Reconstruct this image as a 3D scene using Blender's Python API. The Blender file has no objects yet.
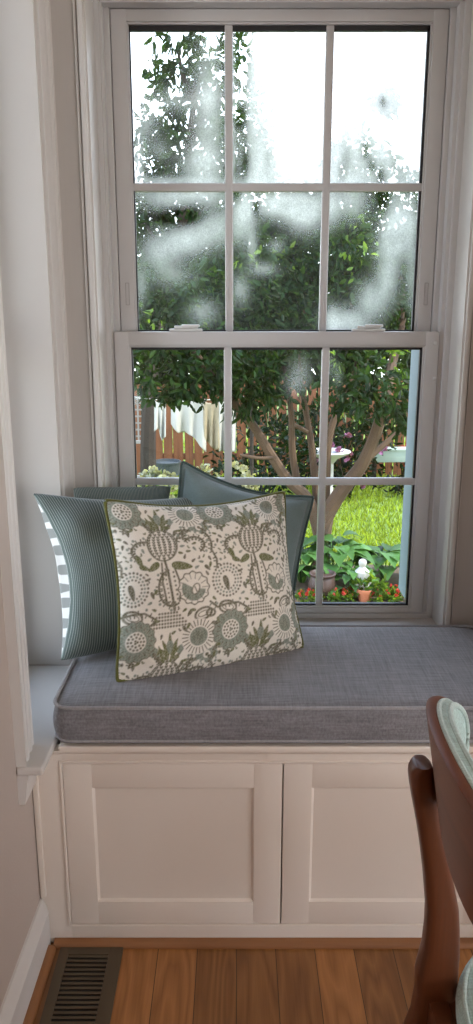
import bpy, bmesh, math, random
import numpy as np
from mathutils import Vector, Matrix
R = math.radians
random.seed(7)
rng = np.random.default_rng(11)
sc = bpy.context.scene
COL = sc.collection

# ------------------------------------------------------------------ camera
CAM_H, PITCH, F = 1.30, R(14.1), 770.0
cd = bpy.data.cameras.new('camera')
cam = bpy.data.objects.new('camera', cd); COL.objects.link(cam)
cam.location = (0, 0, CAM_H); cam.rotation_euler = (R(90) - PITCH, 0, 0)
cd.sensor_fit = 'VERTICAL'; cd.sensor_height = 24; cd.lens = F / 1024 * 24
cd.clip_start = 0.02; cd.clip_end = 300
sc.camera = cam
CP, SP = math.cos(PITCH), math.sin(PITCH)


def at(px, py, Y):
    """point of the place at distance Y seen along a sight line of the photograph"""
    cx, cy = (px - 236.5) / F, (512 - py) / F
    t = Y / (CP + cy * SP)
    return Vector((cx * t, Y, CAM_H + (-SP + cy * CP) * t))


sc.view_settings.view_transform = 'Standard'
sc.view_settings.look = 'None'
sc.view_settings.exposure = -0.3
sc.view_settings.gamma = 1.0
sc.view_settings.use_curve_mapping = False
sc.cycles.use_denoising = True
sc.cycles.max_bounces = 10
sc.cycles.diffuse_bounces = 5
sc.cycles.transparent_max_bounces = 24
sc.cycles.sample_clamp_indirect = 6.0
sc.cycles.caustics_reflective = False
sc.cycles.caustics_refractive = False


# ------------------------------------------------------------------ materials
def newmat(name):
    m = bpy.data.materials.new(name); m.use_nodes = True
    nt = m.node_tree
    return m, nt, nt.nodes['Principled BSDF'], nt.nodes['Material Output']


def srgb(r, g, b):
    f = lambda c: (c / 255 / 12.92) if c / 255 <= .04045 else ((c / 255 + .055) / 1.055) ** 2.4
    return (f(r), f(g), f(b), 1)


def N(nt, t, **k):
    n = nt.nodes.new(t)
    for a, v in k.items():
        if a.startswith('i_'):
            key = a[2:]
            n.inputs[int(key) if key.isdigit() else key].default_value = v
        else:
            setattr(n, a, v)
    return n


def plain(name, col, rough=.5, var=.06, scale=6, bump=0, bscale=60, spec=.5, metal=0, stretch=(1, 1, 1), coat=0):
    m, nt, b, out = newmat(name)
    L = nt.links.new
    tc = N(nt, 'ShaderNodeTexCoord'); mp = N(nt, 'ShaderNodeMapping'); mp.inputs['Scale'].default_value = stretch
    L(tc.outputs['Object'], mp.inputs['Vector'])
    nz = N(nt, 'ShaderNodeTexNoise', i_Scale=scale, i_Detail=4.0)
    L(mp.outputs[0], nz.inputs['Vector'])
    mx = N(nt, 'ShaderNodeMix', data_type='RGBA')
    c = Vector(col[:3])
    mx.inputs[6].default_value = (*(c * (1 - var)), 1); mx.inputs[7].default_value = (*(c * (1 + var)), 1)
    L(nz.outputs['Fac'], mx.inputs[0]); L(mx.outputs[2], b.inputs['Base Color'])
    b.inputs['Roughness'].default_value = rough
    b.inputs['Specular IOR Level'].default_value = spec
    b.inputs['Metallic'].default_value = metal
    b.inputs['Coat Weight'].default_value = coat
    if bump:
        n2 = N(nt, 'ShaderNodeTexNoise', i_Scale=bscale, i_Detail=3.0); L(mp.outputs[0], n2.inputs['Vector'])
        bp = N(nt, 'ShaderNodeBump', i_Strength=bump, i_Distance=.003)
        L(n2.outputs['Fac'], bp.inputs['Height']); L(bp.outputs[0], b.inputs['Normal'])
    return m


M = {}
M['trim'] = plain('white_trim_paint', (.63, .60, .57, 1), .38, .02, 5, .05, 40)
M['vinyl'] = plain('white_window_vinyl', (.58, .57, .565, 1), .33, .015, 5)
M['cabinet'] = plain('cream_cabinet_paint', (.77, .69, .61, 1), .42, .02, 5, .04, 50)
M['wall'] = plain('greige_wall_paint', (.47, .395, .345, 1), .75, .03, 4, .15, 180)
M['wallgray'] = plain('grey_white_wall_paint', (.48, .445, .415, 1), .55, .03, 9, .08, 90, stretch=(14, 1, .6))
M['ceil'] = plain('ceiling_paint', (.8, .78, .74, 1), .8, .02)
M['gasket'] = plain('black_window_gasket', (.015, .015, .018, 1), .5)
M['outtrim'] = plain('blue_grey_outside_trim', (.16, .21, .26, 1), .6, .05)
M['lock'] = plain('clear_white_lock_plastic', (.72, .73, .72, 1), .25)
M['slot'] = plain('grey_latch_slot', (.36, .34, .33, 1), .5)
M['vent'] = plain('bronze_register_metal', srgb(92, 80, 64), .45, .08, 20, metal=.35)
M['duct'] = plain('dark_duct_metal', (.02, .018, .016, 1), .7)
M['terracotta'] = plain('terracotta_clay', (.50, .17, .08, 1), .8, .15, 12, .3, 60)
M['urn'] = plain('brown_glazed_clay', (.055, .028, .02, 1), .45, .2, 10, .2, 40)
M['soil'] = plain('mulch_soil', (.10, .065, .04, 1), .95, .4, 14, .8, 30)
M['stone'] = plain('pale_cast_stone', (.44, .42, .38, 1), .8, .12, 15, .4, 60)
M['bark'] = plain('tan_smooth_bark', (.080, .046, .025, 1), .9, .35, 9, .6, 40, stretch=(1, 1, .35))
M['darkbark'] = plain('dark_bark', (.032, .022, .015, 1), .9, .3, 9, .6, 40)
M['reflection'] = plain('white_reflection_sheet', (.42, .40, .36, 1), .9, .03, 12, .2, 300)  # white of the window reflection, carried by added sheets
M['reflection_beige'] = plain('beige_reflection_sheet', (.32, .26, .17, 1), .9, .2, 25, .2, 300)  # beige part of the same reflection
M['rope'] = plain('added_line_cord', (.55, .52, .45, 1), .8)
M['tub'] = plain('grey_zinc_tub', (.055, .065, .07, 1), .55, .2, 8)
M['reflection_box'] = plain('pale_green_reflection', (.36, .43, .34, 1), .6, .06, 8)  # tone of the pale oblong reflection, carried by an added box
M['lattice'] = plain('white_weathered_wood', (.26, .24, .22, 1), .8, .1, 10)
M['house'] = plain('house_siding', (.6, .58, .55, 1), .7, .05)
M['roof'] = plain('roof_felt', (.1, .1, .1, 1), .9)


def fabric(name, col, weave=700, var=.25, rough=.95, bump=.5, sheen=.3, slub=True, coords='Object'):
    m, nt, b, out = newmat(name); L = nt.links.new
    tc = N(nt, 'ShaderNodeTexCoord')
    facs = []
    for st in ((1, .05, .6), (.05, 1, .6)):
        mp = N(nt, 'ShaderNodeMapping'); mp.inputs['Scale'].default_value = st
        L(tc.outputs[coords], mp.inputs['Vector'])
        nz = N(nt, 'ShaderNodeTexNoise', i_Scale=float(weave), i_Detail=3.0, i_Roughness=.7)
        L(mp.outputs[0], nz.inputs['Vector']); facs.append(nz)
    ad = N(nt, 'ShaderNodeMath', operation='ADD'); L(facs[0].outputs['Fac'], ad.inputs[0]); L(facs[1].outputs['Fac'], ad.inputs[1])
    mr = N(nt, 'ShaderNodeMapRange', i_1=.7, i_2=1.3, i_3=1 - var, i_4=1 + var); L(ad.outputs[0], mr.inputs[0])
    big = N(nt, 'ShaderNodeTexNoise', i_Scale=7.0, i_Detail=2.0); L(tc.outputs[coords], big.inputs['Vector'])
    mr2 = N(nt, 'ShaderNodeMapRange', i_1=.3, i_2=.7, i_3=.94, i_4=1.06); L(big.outputs['Fac'], mr2.inputs[0])
    mu = N(nt, 'ShaderNodeMath', operation='MULTIPLY'); L(mr.outputs[0], mu.inputs[0]); L(mr2.outputs[0], mu.inputs[1])
    vm = N(nt, 'ShaderNodeVectorMath', operation='SCALE'); vm.inputs[0].default_value = col[:3]
    L(mu.outputs[0], vm.inputs['Scale']); L(vm.outputs[0], b.inputs['Base Color'])
    b.inputs['Roughness'].default_value = rough; b.inputs['Specular IOR Level'].default_value = .2
    b.inputs['Sheen Weight'].default_value = sheen
    bp = N(nt, 'ShaderNodeBump', i_Strength=bump, i_Distance=.0015); L(ad.outputs[0], bp.inputs['Height']); L(bp.outputs[0], b.inputs['Normal'])
    return m


M['cushion'] = fabric('grey_linen', (.195, .188, .200), 260, .34)
M['cushpipe'] = fabric('grey_linen_piping', (.30, .29, .30), 260, .2)
M['teal'] = fabric('teal_cotton', (.18, .235, .235), 500, .12, bump=.25)
M['mint'] = fabric('mint_tweed', (.40, .53, .50), 420, .30, bump=.8)
M['mintpipe'] = fabric('mint_piping', (.42, .52, .49), 420, .2)
M['olive'] = fabric('olive_piping', (.105, .105, .022), 600, .2)
M['tealedge'] = fabric('dark_teal_edge', (.06, .095, .09), 500, .15)


def stripe_mat():
    m, nt, b, out = newmat('teal_ticking_stripe'); L = nt.links.new
    uv = N(nt, 'ShaderNodeUVMap'); sp = N(nt, 'ShaderNodeSeparateXYZ'); L(uv.outputs[0], sp.inputs[0])
    nz = N(nt, 'ShaderNodeTexNoise', i_Scale=6.0); L(uv.outputs[0], nz.inputs['Vector'])
    sx = N(nt, 'ShaderNodeMath', operation='MULTIPLY_ADD', i_1=.012); L(nz.outputs['Fac'], sx.inputs[0]); L(sp.outputs[0], sx.inputs[2])
    mu = N(nt, 'ShaderNodeMath', operation='MULTIPLY', i_1=66.0); L(sx.outputs[0], mu.inputs[0])
    fr = N(nt, 'ShaderNodeMath', operation='FRACT'); L(mu.outputs[0], fr.inputs[0])
    pp = N(nt, 'ShaderNodeMath', operation='PINGPONG', i_1=.5); L(mu.outputs[0], pp.inputs[0])
    mr = N(nt, 'ShaderNodeMapRange', i_1=.32, i_2=.43); L(pp.outputs[0], mr.inputs[0])
    # dashes along each stripe
    my = N(nt, 'ShaderNodeMath', operation='MULTIPLY', i_1=110.0); L(sp.outputs[1], my.inputs[0])
    py = N(nt, 'ShaderNodeMath', operation='PINGPONG', i_1=.5); L(my.outputs[0], py.inputs[0])
    my2 = N(nt, 'ShaderNodeMapRange', i_1=.05, i_2=.3, i_3=.6, i_4=1.0); L(py.outputs[0], my2.inputs[0])
    ml = N(nt, 'ShaderNodeMath', operation='MULTIPLY'); L(mr.outputs[0], ml.inputs[0]); L(my2.outputs[0], ml.inputs[1])
    mx = N(nt, 'ShaderNodeMix', data_type='RGBA'); L(ml.outputs[0], mx.inputs[0])
    mx.inputs[6].default_value = (.085, .114, .105, 1); mx.inputs[7].default_value = (.34, .37, .35, 1)
    L(mx.outputs[2], b.inputs['Base Color']); b.inputs['Roughness'].default_value = .95
    b.inputs['Sheen Weight'].default_value = .25; b.inputs['Specular IOR Level'].default_value = .2
    bp = N(nt, 'ShaderNodeBump', i_Strength=.3, i_Distance=.001); L(ml.outputs[0], bp.inputs['Height']); L(bp.outputs[0], b.inputs['Normal'])
    return m


def circle_mat():
    m, nt, b, out = newmat('grey_oval_print'); L = nt.links.new
    uv = N(nt, 'ShaderNodeUVMap'); mp = N(nt, 'ShaderNodeMapping'); mp.inputs['Scale'].default_value = (6.5, 9.5, 1)
    L(uv.outputs[0], mp.inputs[0])
    v = N(nt, 'ShaderNodeTexVoronoi', i_Scale=1.0, i_Randomness=.25); v.voronoi_dimensions = '2D'; L(mp.outputs[0], v.inputs['Vector'])
    mr = N(nt, 'ShaderNodeMapRange', i_1=.27, i_2=.31); L(v.outputs['Distance'], mr.inputs[0])
    mx = N(nt, 'ShaderNodeMix', data_type='RGBA'); L(mr.outputs[0], mx.inputs[0])
    mx.inputs[6].default_value = (.27, .28, .27, 1); mx.inputs[7].default_value = (.72, .72, .70, 1)
    L(mx.outputs[2], b.inputs['Base Color']); b.inputs['Roughness'].default_value = .95; b.inputs['Specular IOR Level'].default_value = .2
    return m


def print_mat():
    m, nt, b, out = newmat('green_block_print_cotton'); L = nt.links.new
    a = N(nt, 'ShaderNodeAttribute', attribute_name='print'); nz = N(nt, 'ShaderNodeTexNoise', i_Scale=500.0)
    tc = N(nt, 'ShaderNodeTexCoord'); L(tc.outputs['Object'], nz.inputs['Vector'])
    mr = N(nt, 'ShaderNodeMapRange', i_1=.3, i_2=.7, i_3=.93, i_4=1.05); L(nz.outputs['Fac'], mr.inputs[0])
    vm = N(nt, 'ShaderNodeVectorMath', operation='SCALE'); L(a.outputs['Color'], vm.inputs[0]); L(mr.outputs[0], vm.inputs['Scale'])
    L(vm.outputs[0], b.inputs['Base Color']); b.inputs['Roughness'].default_value = .95
    b.inputs['Specular IOR Level'].default_value = .15; b.inputs['Sheen Weight'].default_value = .1
    return m


M['stripe'] = stripe_mat(); M['circle'] = circle_mat(); M['print'] = print_mat()


def wood(name, c1, c2, rough, axis, ring=18, planks=None, coat=0.0, spec=.5):
    """procedural timber; axis = grain direction; planks=(width,length) lays a strip floor"""
    m, nt, b, out = newmat(name); L = nt.links.new
    tc = N(nt, 'ShaderNodeTexCoord')
    vec = tc.outputs['Object']
    sp = N(nt, 'ShaderNodeSeparateXYZ'); L(vec, sp.inputs[0])
    st = [1.0, 1.0, 1.0]; st['XYZ'.index(axis)] = .15 if planks else .07
    if planks:
        w, l = planks
        cb = N(nt, 'ShaderNodeCombineXYZ'); L(sp.outputs['Y'], cb.inputs[0]); L(sp.outputs['X'], cb.inputs[1])
        br = N(nt, 'ShaderNodeTexBrick', i_Scale=1.0); br.offset = .37; br.squash = 1
        br.inputs['Brick Width'].default_value = l; br.inputs['Row Height'].default_value = w
        br.inputs['Mortar Size'].default_value = .0009; br.inputs['Mortar Smooth'].default_value = .3
        br.inputs['Color1'].default_value = (0, 0, 0, 1); br.inputs['Color2'].default_value = (1, 1, 1, 1); br.inputs['Mortar'].default_value = (.5, .5, .5, 1)
        L(cb.outputs[0], br.inputs['Vector'])
        # shift the figure from board to board
        sc_ = N(nt, 'ShaderNodeVectorMath', operation='SCALE'); L(br.outputs['Color'], sc_.inputs[0]); sc_.inputs['Scale'].default_value = 7.3
        ad = N(nt, 'ShaderNodeVectorMath', operation='ADD'); L(vec, ad.inputs[0]); L(sc_.outputs[0], ad.inputs[1])
        vec = ad.outputs[0]
    mp = N(nt, 'ShaderNodeMapping'); mp.inputs['Scale'].default_value = st; L(vec, mp.inputs[0])
    n1 = N(nt, 'ShaderNodeTexNoise', i_Scale=float(ring) * .55, i_Detail=2.0); L(mp.outputs[0], n1.inputs['Vector'])
    mu = N(nt, 'ShaderNodeMath', operation='MULTIPLY', i_1=9.0); L(n1.outputs['Fac'], mu.inputs[0])
    pp = N(nt, 'ShaderNodeMath', operation='PINGPONG', i_1=.5); L(mu.outputs[0], pp.inputs[0])
    mp2 = N(nt, 'ShaderNodeMapping'); st2 = [1.0, 1.0, 1.0]; st2['XYZ'.index(axis)] = .03; mp2.inputs['Scale'].default_value = st2; L(vec, mp2.inputs[0])
    n2 = N(nt, 'ShaderNodeTexNoise', i_Scale=260.0, i_Detail=3.0); L(mp2.outputs[0], n2.inputs['Vector'])
    s1 = N(nt, 'ShaderNodeMath', operation='MULTIPLY_ADD', i_1=.9); L(pp.outputs[0], s1.inputs[0])
    s2 = N(nt, 'ShaderNodeMath', operation='MULTIPLY', i_1=.55); L(n2.outputs['Fac'], s2.inputs[0]); L(s2.outputs[0], s1.inputs[2])
    mx = N(nt, 'ShaderNodeMix', data_type='RGBA'); L(s1.outputs[0], mx.inputs[0]); mx.inputs[6].default_value = c1; mx.inputs[7].default_value = c2
    col = mx.outputs[2]
    if planks:
        mr = N(nt, 'ShaderNodeMapRange', i_1=0.0, i_2=1.0, i_3=.66, i_4=1.28); L(br.outputs['Color'], mr.inputs[0])
        vm = N(nt, 'ShaderNodeVectorMath', operation='SCALE'); L(col, vm.inputs[0]); L(mr.outputs[0], vm.inputs['Scale'])
        mo = N(nt, 'ShaderNodeMix', data_type='RGBA'); L(br.outputs['Fac'], mo.inputs[0]); L(vm.outputs[0], mo.inputs[6]); mo.inputs[7].default_value = (.05, .025, .01, 1)
        col = mo.outputs[2]
    L(col, b.inputs['Base Color']); b.inputs['Roughness'].default_value = rough; b.inputs['Coat Weight'].default_value = coat
    b.inputs['Specular IOR Level'].default_value = spec
    bp = N(nt, 'ShaderNodeBump', i_Strength=.12, i_Distance=.001); L(s1.outputs[0], bp.inputs['Height']); L(bp.outputs[0], b.inputs['Normal'])
    return m


M['oakfloor'] = wood('oak_strip_floor', (.47, .21, .066, 1), (.19, .070, .019, 1), .36, 'Y', 20, (.083, .9))
M['oakx'] = wood('oak_shoe_x', (.33, .145, .055, 1), (.20, .08, .028, 1), .4, 'X', 16)
M['oaky'] = wood('oak_shoe_y', (.33, .145, .055, 1), (.20, .08, .028, 1), .4, 'Y', 16)
M['walnut'] = wood('walnut_chair_wood', (.150, .046, .017, 1), (.070, .021, .008, 1), .36, 'Z', 14, coat=.05, spec=.35)
M['walnuty'] = wood('walnut_chair_shell', (.17, .052, .022, 1), (.085, .026, .011, 1), .42, 'Y', 12, coat=0, spec=.25)
M['cedar'] = wood('cedar_fence_board', (.24, .085, .03, 1), (.10, .036, .014, 1), .85, 'Z', 10)


def leafmat(name, c, trans=.45, var=.5, rough=.45):
    m, nt, b, out = newmat(name); L = nt.links.new
    g = N(nt, 'ShaderNodeNewGeometry')
    mx = N(nt, 'ShaderNodeMix', data_type='RGBA'); c = Vector(c)
    mx.inputs[6].default_value = (*(c * (1 - var)), 1); mx.inputs[7].default_value = (*(c * (1 + var)), 1)
    L(g.outputs['Random Per Island'], mx.inputs[0]); L(mx.outputs[2], b.inputs['Base Color'])
    b.inputs['Roughness'].default_value = rough; b.inputs['Specular IOR Level'].default_value = .12
    tr = N(nt, 'ShaderNodeBsdfTranslucent')
    vm = N(nt, 'ShaderNodeVectorMath', operation='MULTIPLY'); L(mx.outputs[2], vm.inputs[0]); vm.inputs[1].default_value = (2.6, 2.1, .7); L(vm.outputs[0], tr.inputs['Color'])
    ms = N(nt, 'ShaderNodeMixShader', i_0=trans); L(b.outputs[0], ms.inputs[1]); L(tr.outputs[0], ms.inputs[2]); L(ms.outputs[0], out.inputs['Surface'])
    return m


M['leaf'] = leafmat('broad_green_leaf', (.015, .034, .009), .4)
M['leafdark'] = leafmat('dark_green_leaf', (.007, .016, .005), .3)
M['leafbright'] = leafmat('bright_sun_painted_leaf', (.075, .135, .022), .45)  # lighter leaf; on the tree it paints in the sunlit patches
M['hosta'] = leafmat('hosta_leaf', (.065, .14, .035), .3, .8, .35)
M['petalred'] = leafmat('red_petal', (.40, .05, .035), .2, .25)
M['petalpink'] = leafmat('pink_petal', (.22, .09, .17), .2, .3)
M['petalwhite'] = leafmat('white_petal', (.30, .31, .22), .3, .4)
M['blade'] = leafmat('grass_blade', (.21, .29, .038), .35, .45, .6)
M['turf'] = plain('turf_base', (.16, .22, .035, 1), .95, .35, 3, .6, 40)


def glassmat(name, fog):
    m, nt, b, out = newmat(name); L = nt.links.new
    nt.nodes.remove(b)
    tr = N(nt, 'ShaderNodeBsdfTransparent'); tr.inputs[0].default_value = (.97, .985, .98, 1)
    gl = N(nt, 'ShaderNodeBsdfGlossy', i_Roughness=.0); gl.inputs[0].default_value = (1, 1, 1, 1)
    fr = N(nt, 'ShaderNodeFresnel', i_IOR=1.28)
    ms = N(nt, 'ShaderNodeMixShader'); L(fr.outputs[0], ms.inputs[0]); L(tr.outputs[0], ms.inputs[1]); L(gl.outputs[0], ms.inputs[2])
    last = ms
    if fog:
        at_ = N(nt, 'ShaderNodeAttribute', attribute_name='condensation')
        tc = N(nt, 'ShaderNodeTexCoord')
        nz = N(nt, 'ShaderNodeTexNoise', i_Scale=420.0, i_Detail=2.0); L(tc.outputs['Object'], nz.inputs['Vector'])
        mp = N(nt, 'ShaderNodeMapping'); mp.inputs['Scale'].default_value = (1.3, 1, 1); L(tc.outputs['Object'], mp.inputs[0])
        n2 = N(nt, 'ShaderNodeTexNoise', i_Scale=11.0, i_Detail=5.0, i_Roughness=.65); L(mp.outputs[0], n2.inputs['Vector'])
        r1 = N(nt, 'ShaderNodeMapRange', i_1=.3, i_2=.7, i_3=.72, i_4=1.12); L(nz.outputs['Fac'], r1.inputs[0])
        r2 = N(nt, 'ShaderNodeMapRange', i_1=.3, i_2=.7, i_3=.72, i_4=1.18); L(n2.outputs['Fac'], r2.inputs[0])
        m1 = N(nt, 'ShaderNodeMath', operation='MULTIPLY'); L(r1.outputs[0], m1.inputs[0]); L(r2.outputs[0], m1.inputs[1])
        m2 = N(nt, 'ShaderNodeMath', operation='MULTIPLY', use_clamp=True); L(m1.outputs[0], m2.inputs[0]); L(at_.outputs['Fac'], m2.inputs[1])
        tl = N(nt, 'ShaderNodeBsdfTranslucent'); tl.inputs[0].default_value = (.66, .65, .62, 1)
        rf = N(nt, 'ShaderNodeBsdfRefraction', i_Roughness=.55, i_IOR=1.25); rf.inputs[0].default_value = (1, 1, 1, 1)
        fg = N(nt, 'ShaderNodeMixShader', i_0=.32); L(tl.outputs[0], fg.inputs[1]); L(rf.outputs[0], fg.inputs[2])
        mf = N(nt, 'ShaderNodeMixShader'); L(m2.outputs[0], mf.inputs[0]); L(ms.outputs[0], mf.inputs[1]); L(fg.outputs[0], mf.inputs[2])
        last = mf
    L(last.outputs[0], out.inputs['Surface'])
    return m


M['fogglass'] = glassmat('window_glass_with_condensation', True)
M['glass'] = glassmat('clear_window_glass', False)


# ------------------------------------------------------------------ object helpers
def link(name, me, mat, parent=None, loc=None):
    o = bpy.data.objects.new(name, me)
    COL.objects.link(o)
    if mat is not None:
        for mm in (mat if isinstance(mat, (list, tuple)) else [mat]):
            me.materials.append(mm)
    if parent is not None:
        o.parent = parent
        o.matrix_parent_inverse = Matrix.Translation(parent.location).inverted()
    return o


def tag(o, label, cat, group=None, kind=None):
    o['label'] = label; o['category'] = cat
    if group: o['group'] = group
    if kind: o['kind'] = kind
    return o


def struct(o):
    o['kind'] = 'structure'; return o


def empty(name, loc, label=None, cat=None, group=None):
    o = bpy.data.objects.new(name, None); COL.objects.link(o); o.location = loc; o.empty_display_size = .05
    if label: tag(o, label, cat, group)
    return o


def smooth(me, ang=40):
    for p in me.polygons: p.use_smooth = True
    me.set_sharp_from_angle(angle=R(ang))


def mesh(name, v, f, sm=None):
    me = bpy.data.meshes.new(name); me.from_pydata([tuple(x) for x in v], [], f); me.update()
    if sm is not None: smooth(me, sm)
    return me


class MB:
    def __init__(s): s.bm = bmesh.new()

    def box(s, x0, x1, y0, y1, z0, z1, bev=.002, seg=2):
        t = bmesh.new(); bmesh.ops.create_cube(t, size=1)
        for v in t.verts:
            v.co = Vector(((x0 + x1) / 2 + v.co.x * (x1 - x0), (y0 + y1) / 2 + v.co.y * (y1 - y0), (z0 + z1) / 2 + v.co.z * (z1 - z0)))
        if bev:
            bev = min(bev, .45 * min(abs(x1 - x0), abs(y1 - y0), abs(z1 - z0)))
            bmesh.ops.bevel(t, geom=list(t.edges), offset=bev, segments=seg, affect='EDGES', profile=.6)
        s.add(t); return s

    def add(s, t):
        me = bpy.data.meshes.new('t'); t.to_mesh(me); t.free(); s.bm.from_mesh(me); bpy.data.meshes.remove(me)

    def raw(s, v, f):
        vs = [s.bm.verts.new(x) for x in v]
        for q in f: s.bm.faces.new([vs[i] for i in q])
        return s

    def prism(s, poly, axis, t0, t1):
        """poly: 2D outline in the two other axes (in xyz order), extruded along axis"""
        def P(p, t):
            return {'X': (t, p[0], p[1]), 'Y': (p[0], t, p[1]), 'Z': (p[0], p[1], t)}[axis]
        n = len(poly)
        v = [P(p, t0) for p in poly] + [P(p, t1) for p in poly]
        f = [list(range(n))[::-1], list(range(n, 2 * n))] + [[i, (i + 1) % n, n + (i + 1) % n, n + i] for i in range(n)]
        s.raw(v, f); return s

    def tube(s, pts, rad, k=8, closed=False):
        pts = [Vector(p) for p in pts]; n = len(pts)
        rads = rad if isinstance(rad, (list, tuple)) else [rad] * n
        v, f = [], []
        ref = Vector((0.123, .31, .94)).normalized()
        for i, p in enumerate(pts):
            a = pts[(i - 1) % n] if (closed or i > 0) else p; c = pts[(i + 1) % n] if (closed or i < n - 1) else p
            d = (c - a).normalized(); u = d.cross(ref)
            if u.length < 1e-3: u = d.cross(Vector((1, 0, 0)))
            u.normalize(); w = d.cross(u)
            for j in range(k):
                th = 2 * math.pi * j / k; v.append(p + (u * math.cos(th) + w * math.sin(th)) * rads[i])
        for i in range(n if closed else n - 1):
            for j in range(k):
                f.append([i * k + j, i * k + (j + 1) % k, ((i + 1) % n) * k + (j + 1) % k, ((i + 1) % n) * k + j])
        if not closed:
            f.append(list(range(k))[::-1]); f.append([(n - 1) * k + j for j in range(k)])
        s.raw(v, f); return s

    def lathe(s, prof, c, k=28):
        v, f = [], []
        for r, z in prof:
            for j in range(k):
                th = 2 * math.pi * j / k; v.append((c[0] + r * math.cos(th), c[1] + r * math.sin(th), c[2] + z))
        n = len(prof)
        for i in range(n - 1):
            for j in range(k): f.append([i * k + j, i * k + (j + 1) % k, (i + 1) * k + (j + 1) % k, (i + 1) * k + j])
        f.append(list(range(k))[::-1]); f.append([(n - 1) * k + j for j in range(k)])
        s.raw(v, f); return s

    def build(s, name, mat, parent=None, sm=35):
        bmesh.ops.recalc_face_normals(s.bm, faces=list(s.bm.faces))
        me = bpy.data.meshes.new(name); s.bm.to_mesh(me); s.bm.free()
        if sm: smooth(me, sm)
        return link(name, me, mat, parent)


# ------------------------------------------------------------------ room dimensions
WX0, WX1 = -.405, .602            # nook side walls
WY = 1.80                        # inner face of the window wall
JX0, JX1 = -.317, .519           # window opening
FY = 1.378                        # bench front
BZ = .479                        # bench top
SY0, SY1 = 1.380, 1.735           # side window opening (along Y)
CEIL = 2.45
REAR = -3.2
OY = 2.06                        # outer face of the house wall
OT = 2.04                        # top of the window opening

# floor, ceiling, walls
struct(MB().box(-.75, 3.3, REAR - .1, 2.08, -.12, 0, 0).build('floor', M['oakfloor'], sm=None))
struct(MB().box(-.75, 3.3, REAR - .1, 2.08, CEIL, CEIL + .1, 0).build('ceiling', M['ceil'], sm=None))
b = MB()
b.box(WX0 - .2, WX0, REAR, SY0, -.1, CEIL, 0).box(WX0 - .2, WX0, SY0, SY1, -.1, .452, 0)
b.box(WX0 - .2, WX0, SY0, SY1, 2.05, CEIL, 0).box(WX0 - .2, WX0, SY1, OY, -.1, CEIL, 0)
struct(b.build('wall_left', M['wall'], sm=None))
b = MB()
b.box(WX0, JX0, WY, OY, -.1, CEIL, 0).box(JX1, WX1, WY, OY, -.1, CEIL, 0)
b.box(JX0, JX1, WY, 1.934, -.1, .535, 0).box(JX0, JX1, 1.934, OY, -.1, .46, 0).box(JX0, JX1, WY, OY, OT, CEIL, 0)
struct(b.build('wall_back', M['wallgray'], sm=None))
DY0, DY1, DZ = -2.6, .6, 2.12    # unseen door opening in the right wall, added for the fill light
b = MB()
b.box(WX1, WX1 + .2, 1.3, OY, -.1, CEIL, 0).box(WX1 + .2, 3.3, 1.3, 1.5, -.1, CEIL, 0)
b.box(3.1, 3.3, DY1, 1.3, -.1, CEIL, 0).box(3.1, 3.3, REAR, DY0, -.1, CEIL, 0).box(3.1, 3.3, DY0, DY1, DZ, CEIL, 0)
struct(b.build('wall_right', M['wall'], sm=None))
EX0, EX1 = 1.75, 2.95           # unseen second door in the rear wall, added to light the nook
b = MB().box(-.665, EX0, REAR - .2, REAR, -.1, CEIL, 0).box(EX1, 3.3, REAR - .2, REAR, -.1, CEIL, 0).box(EX0, EX1, REAR - .2, REAR, DZ, CEIL, 0)
struct(b.build('wall_rear', M['wall'], sm=None))
b = MB()
for x in (EX0, (EX0 + EX1) / 2 - .04, EX1 - .08): b.box(x, x + .08, REAR - .15, REAR - .08, 0, DZ, .003)
b.box(EX0, EX1, REAR - .15, REAR - .08, DZ - .09, DZ, .003).box(EX0, EX1, REAR - .15, REAR - .08, 0, .12, .003)
struct(b.build('added_door_2', M['trim']))  # unseen frame, added round the rear fill light
b = MB()
for y in (DY0, (DY0 + DY1) / 2 - .04, DY1 - .08): b.box(3.18, 3.25, y, y + .08, 0, DZ, .003)
b.box(3.18, 3.25, DY0, DY1, DZ - .09, DZ, .003).box(3.18, 3.25, DY0, DY1, 0, .12, .003)
struct(b.build('added_door_1', M['trim']))  # unseen frame, added round the side fill light

# bead trim round the window opening (sits on the wall), baseboard, shoe mouldings
b = MB()
for x0, x1 in ((JX0 - .013, JX0), (JX1, JX1 + .013)):
    b.box(x0, x1, WY - .010, WY, .55, OT, .004)
b.box(JX0 - .022, JX0 - .016, WY - .004, WY, .55, OT, .002).box(JX1 + .016, JX1 + .019, WY - .004, WY, .55, OT, .0015)
struct(b.build('trim_1', M['trim']))
bp = [(WX0, 0), (WX0 + .016, 0), (WX0 + .016, .081), (WX0 + .013, .087), (WX0 + .014, .090), (WX0 + .010, .103), (WX0 + .004, .112), (WX0, .113)]
struct(MB().prism(bp, 'Y', REAR, FY - .002).build('baseboard_left', M['trim'], sm=25))
q = [(0, 0), (.016, 0), (.0158, .004), (.014, .008), (.010, .0115), (.005, .0132), (0, .0136)]
struct(MB().prism([(WX0 + .016 + a, z) for a, z in q], 'Y', REAR, FY - .019).build('trim_2', M['oaky'], sm=30))
b = MB(); n = 24
struct(MB().prism([(FY - a * 1.05, z) for a, z in q], 'X', WX0 + .016, WX1 - .002).build('trim_3', M['oakx'], sm=30))

# ------------------------------------------------------------------ main window
WC = (JX0 + JX1) / 2
UY, LY = 1.956, 1.918            # glass planes
win = struct(empty('window_1', (WC, 1.94, .54)))
b = MB()
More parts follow.
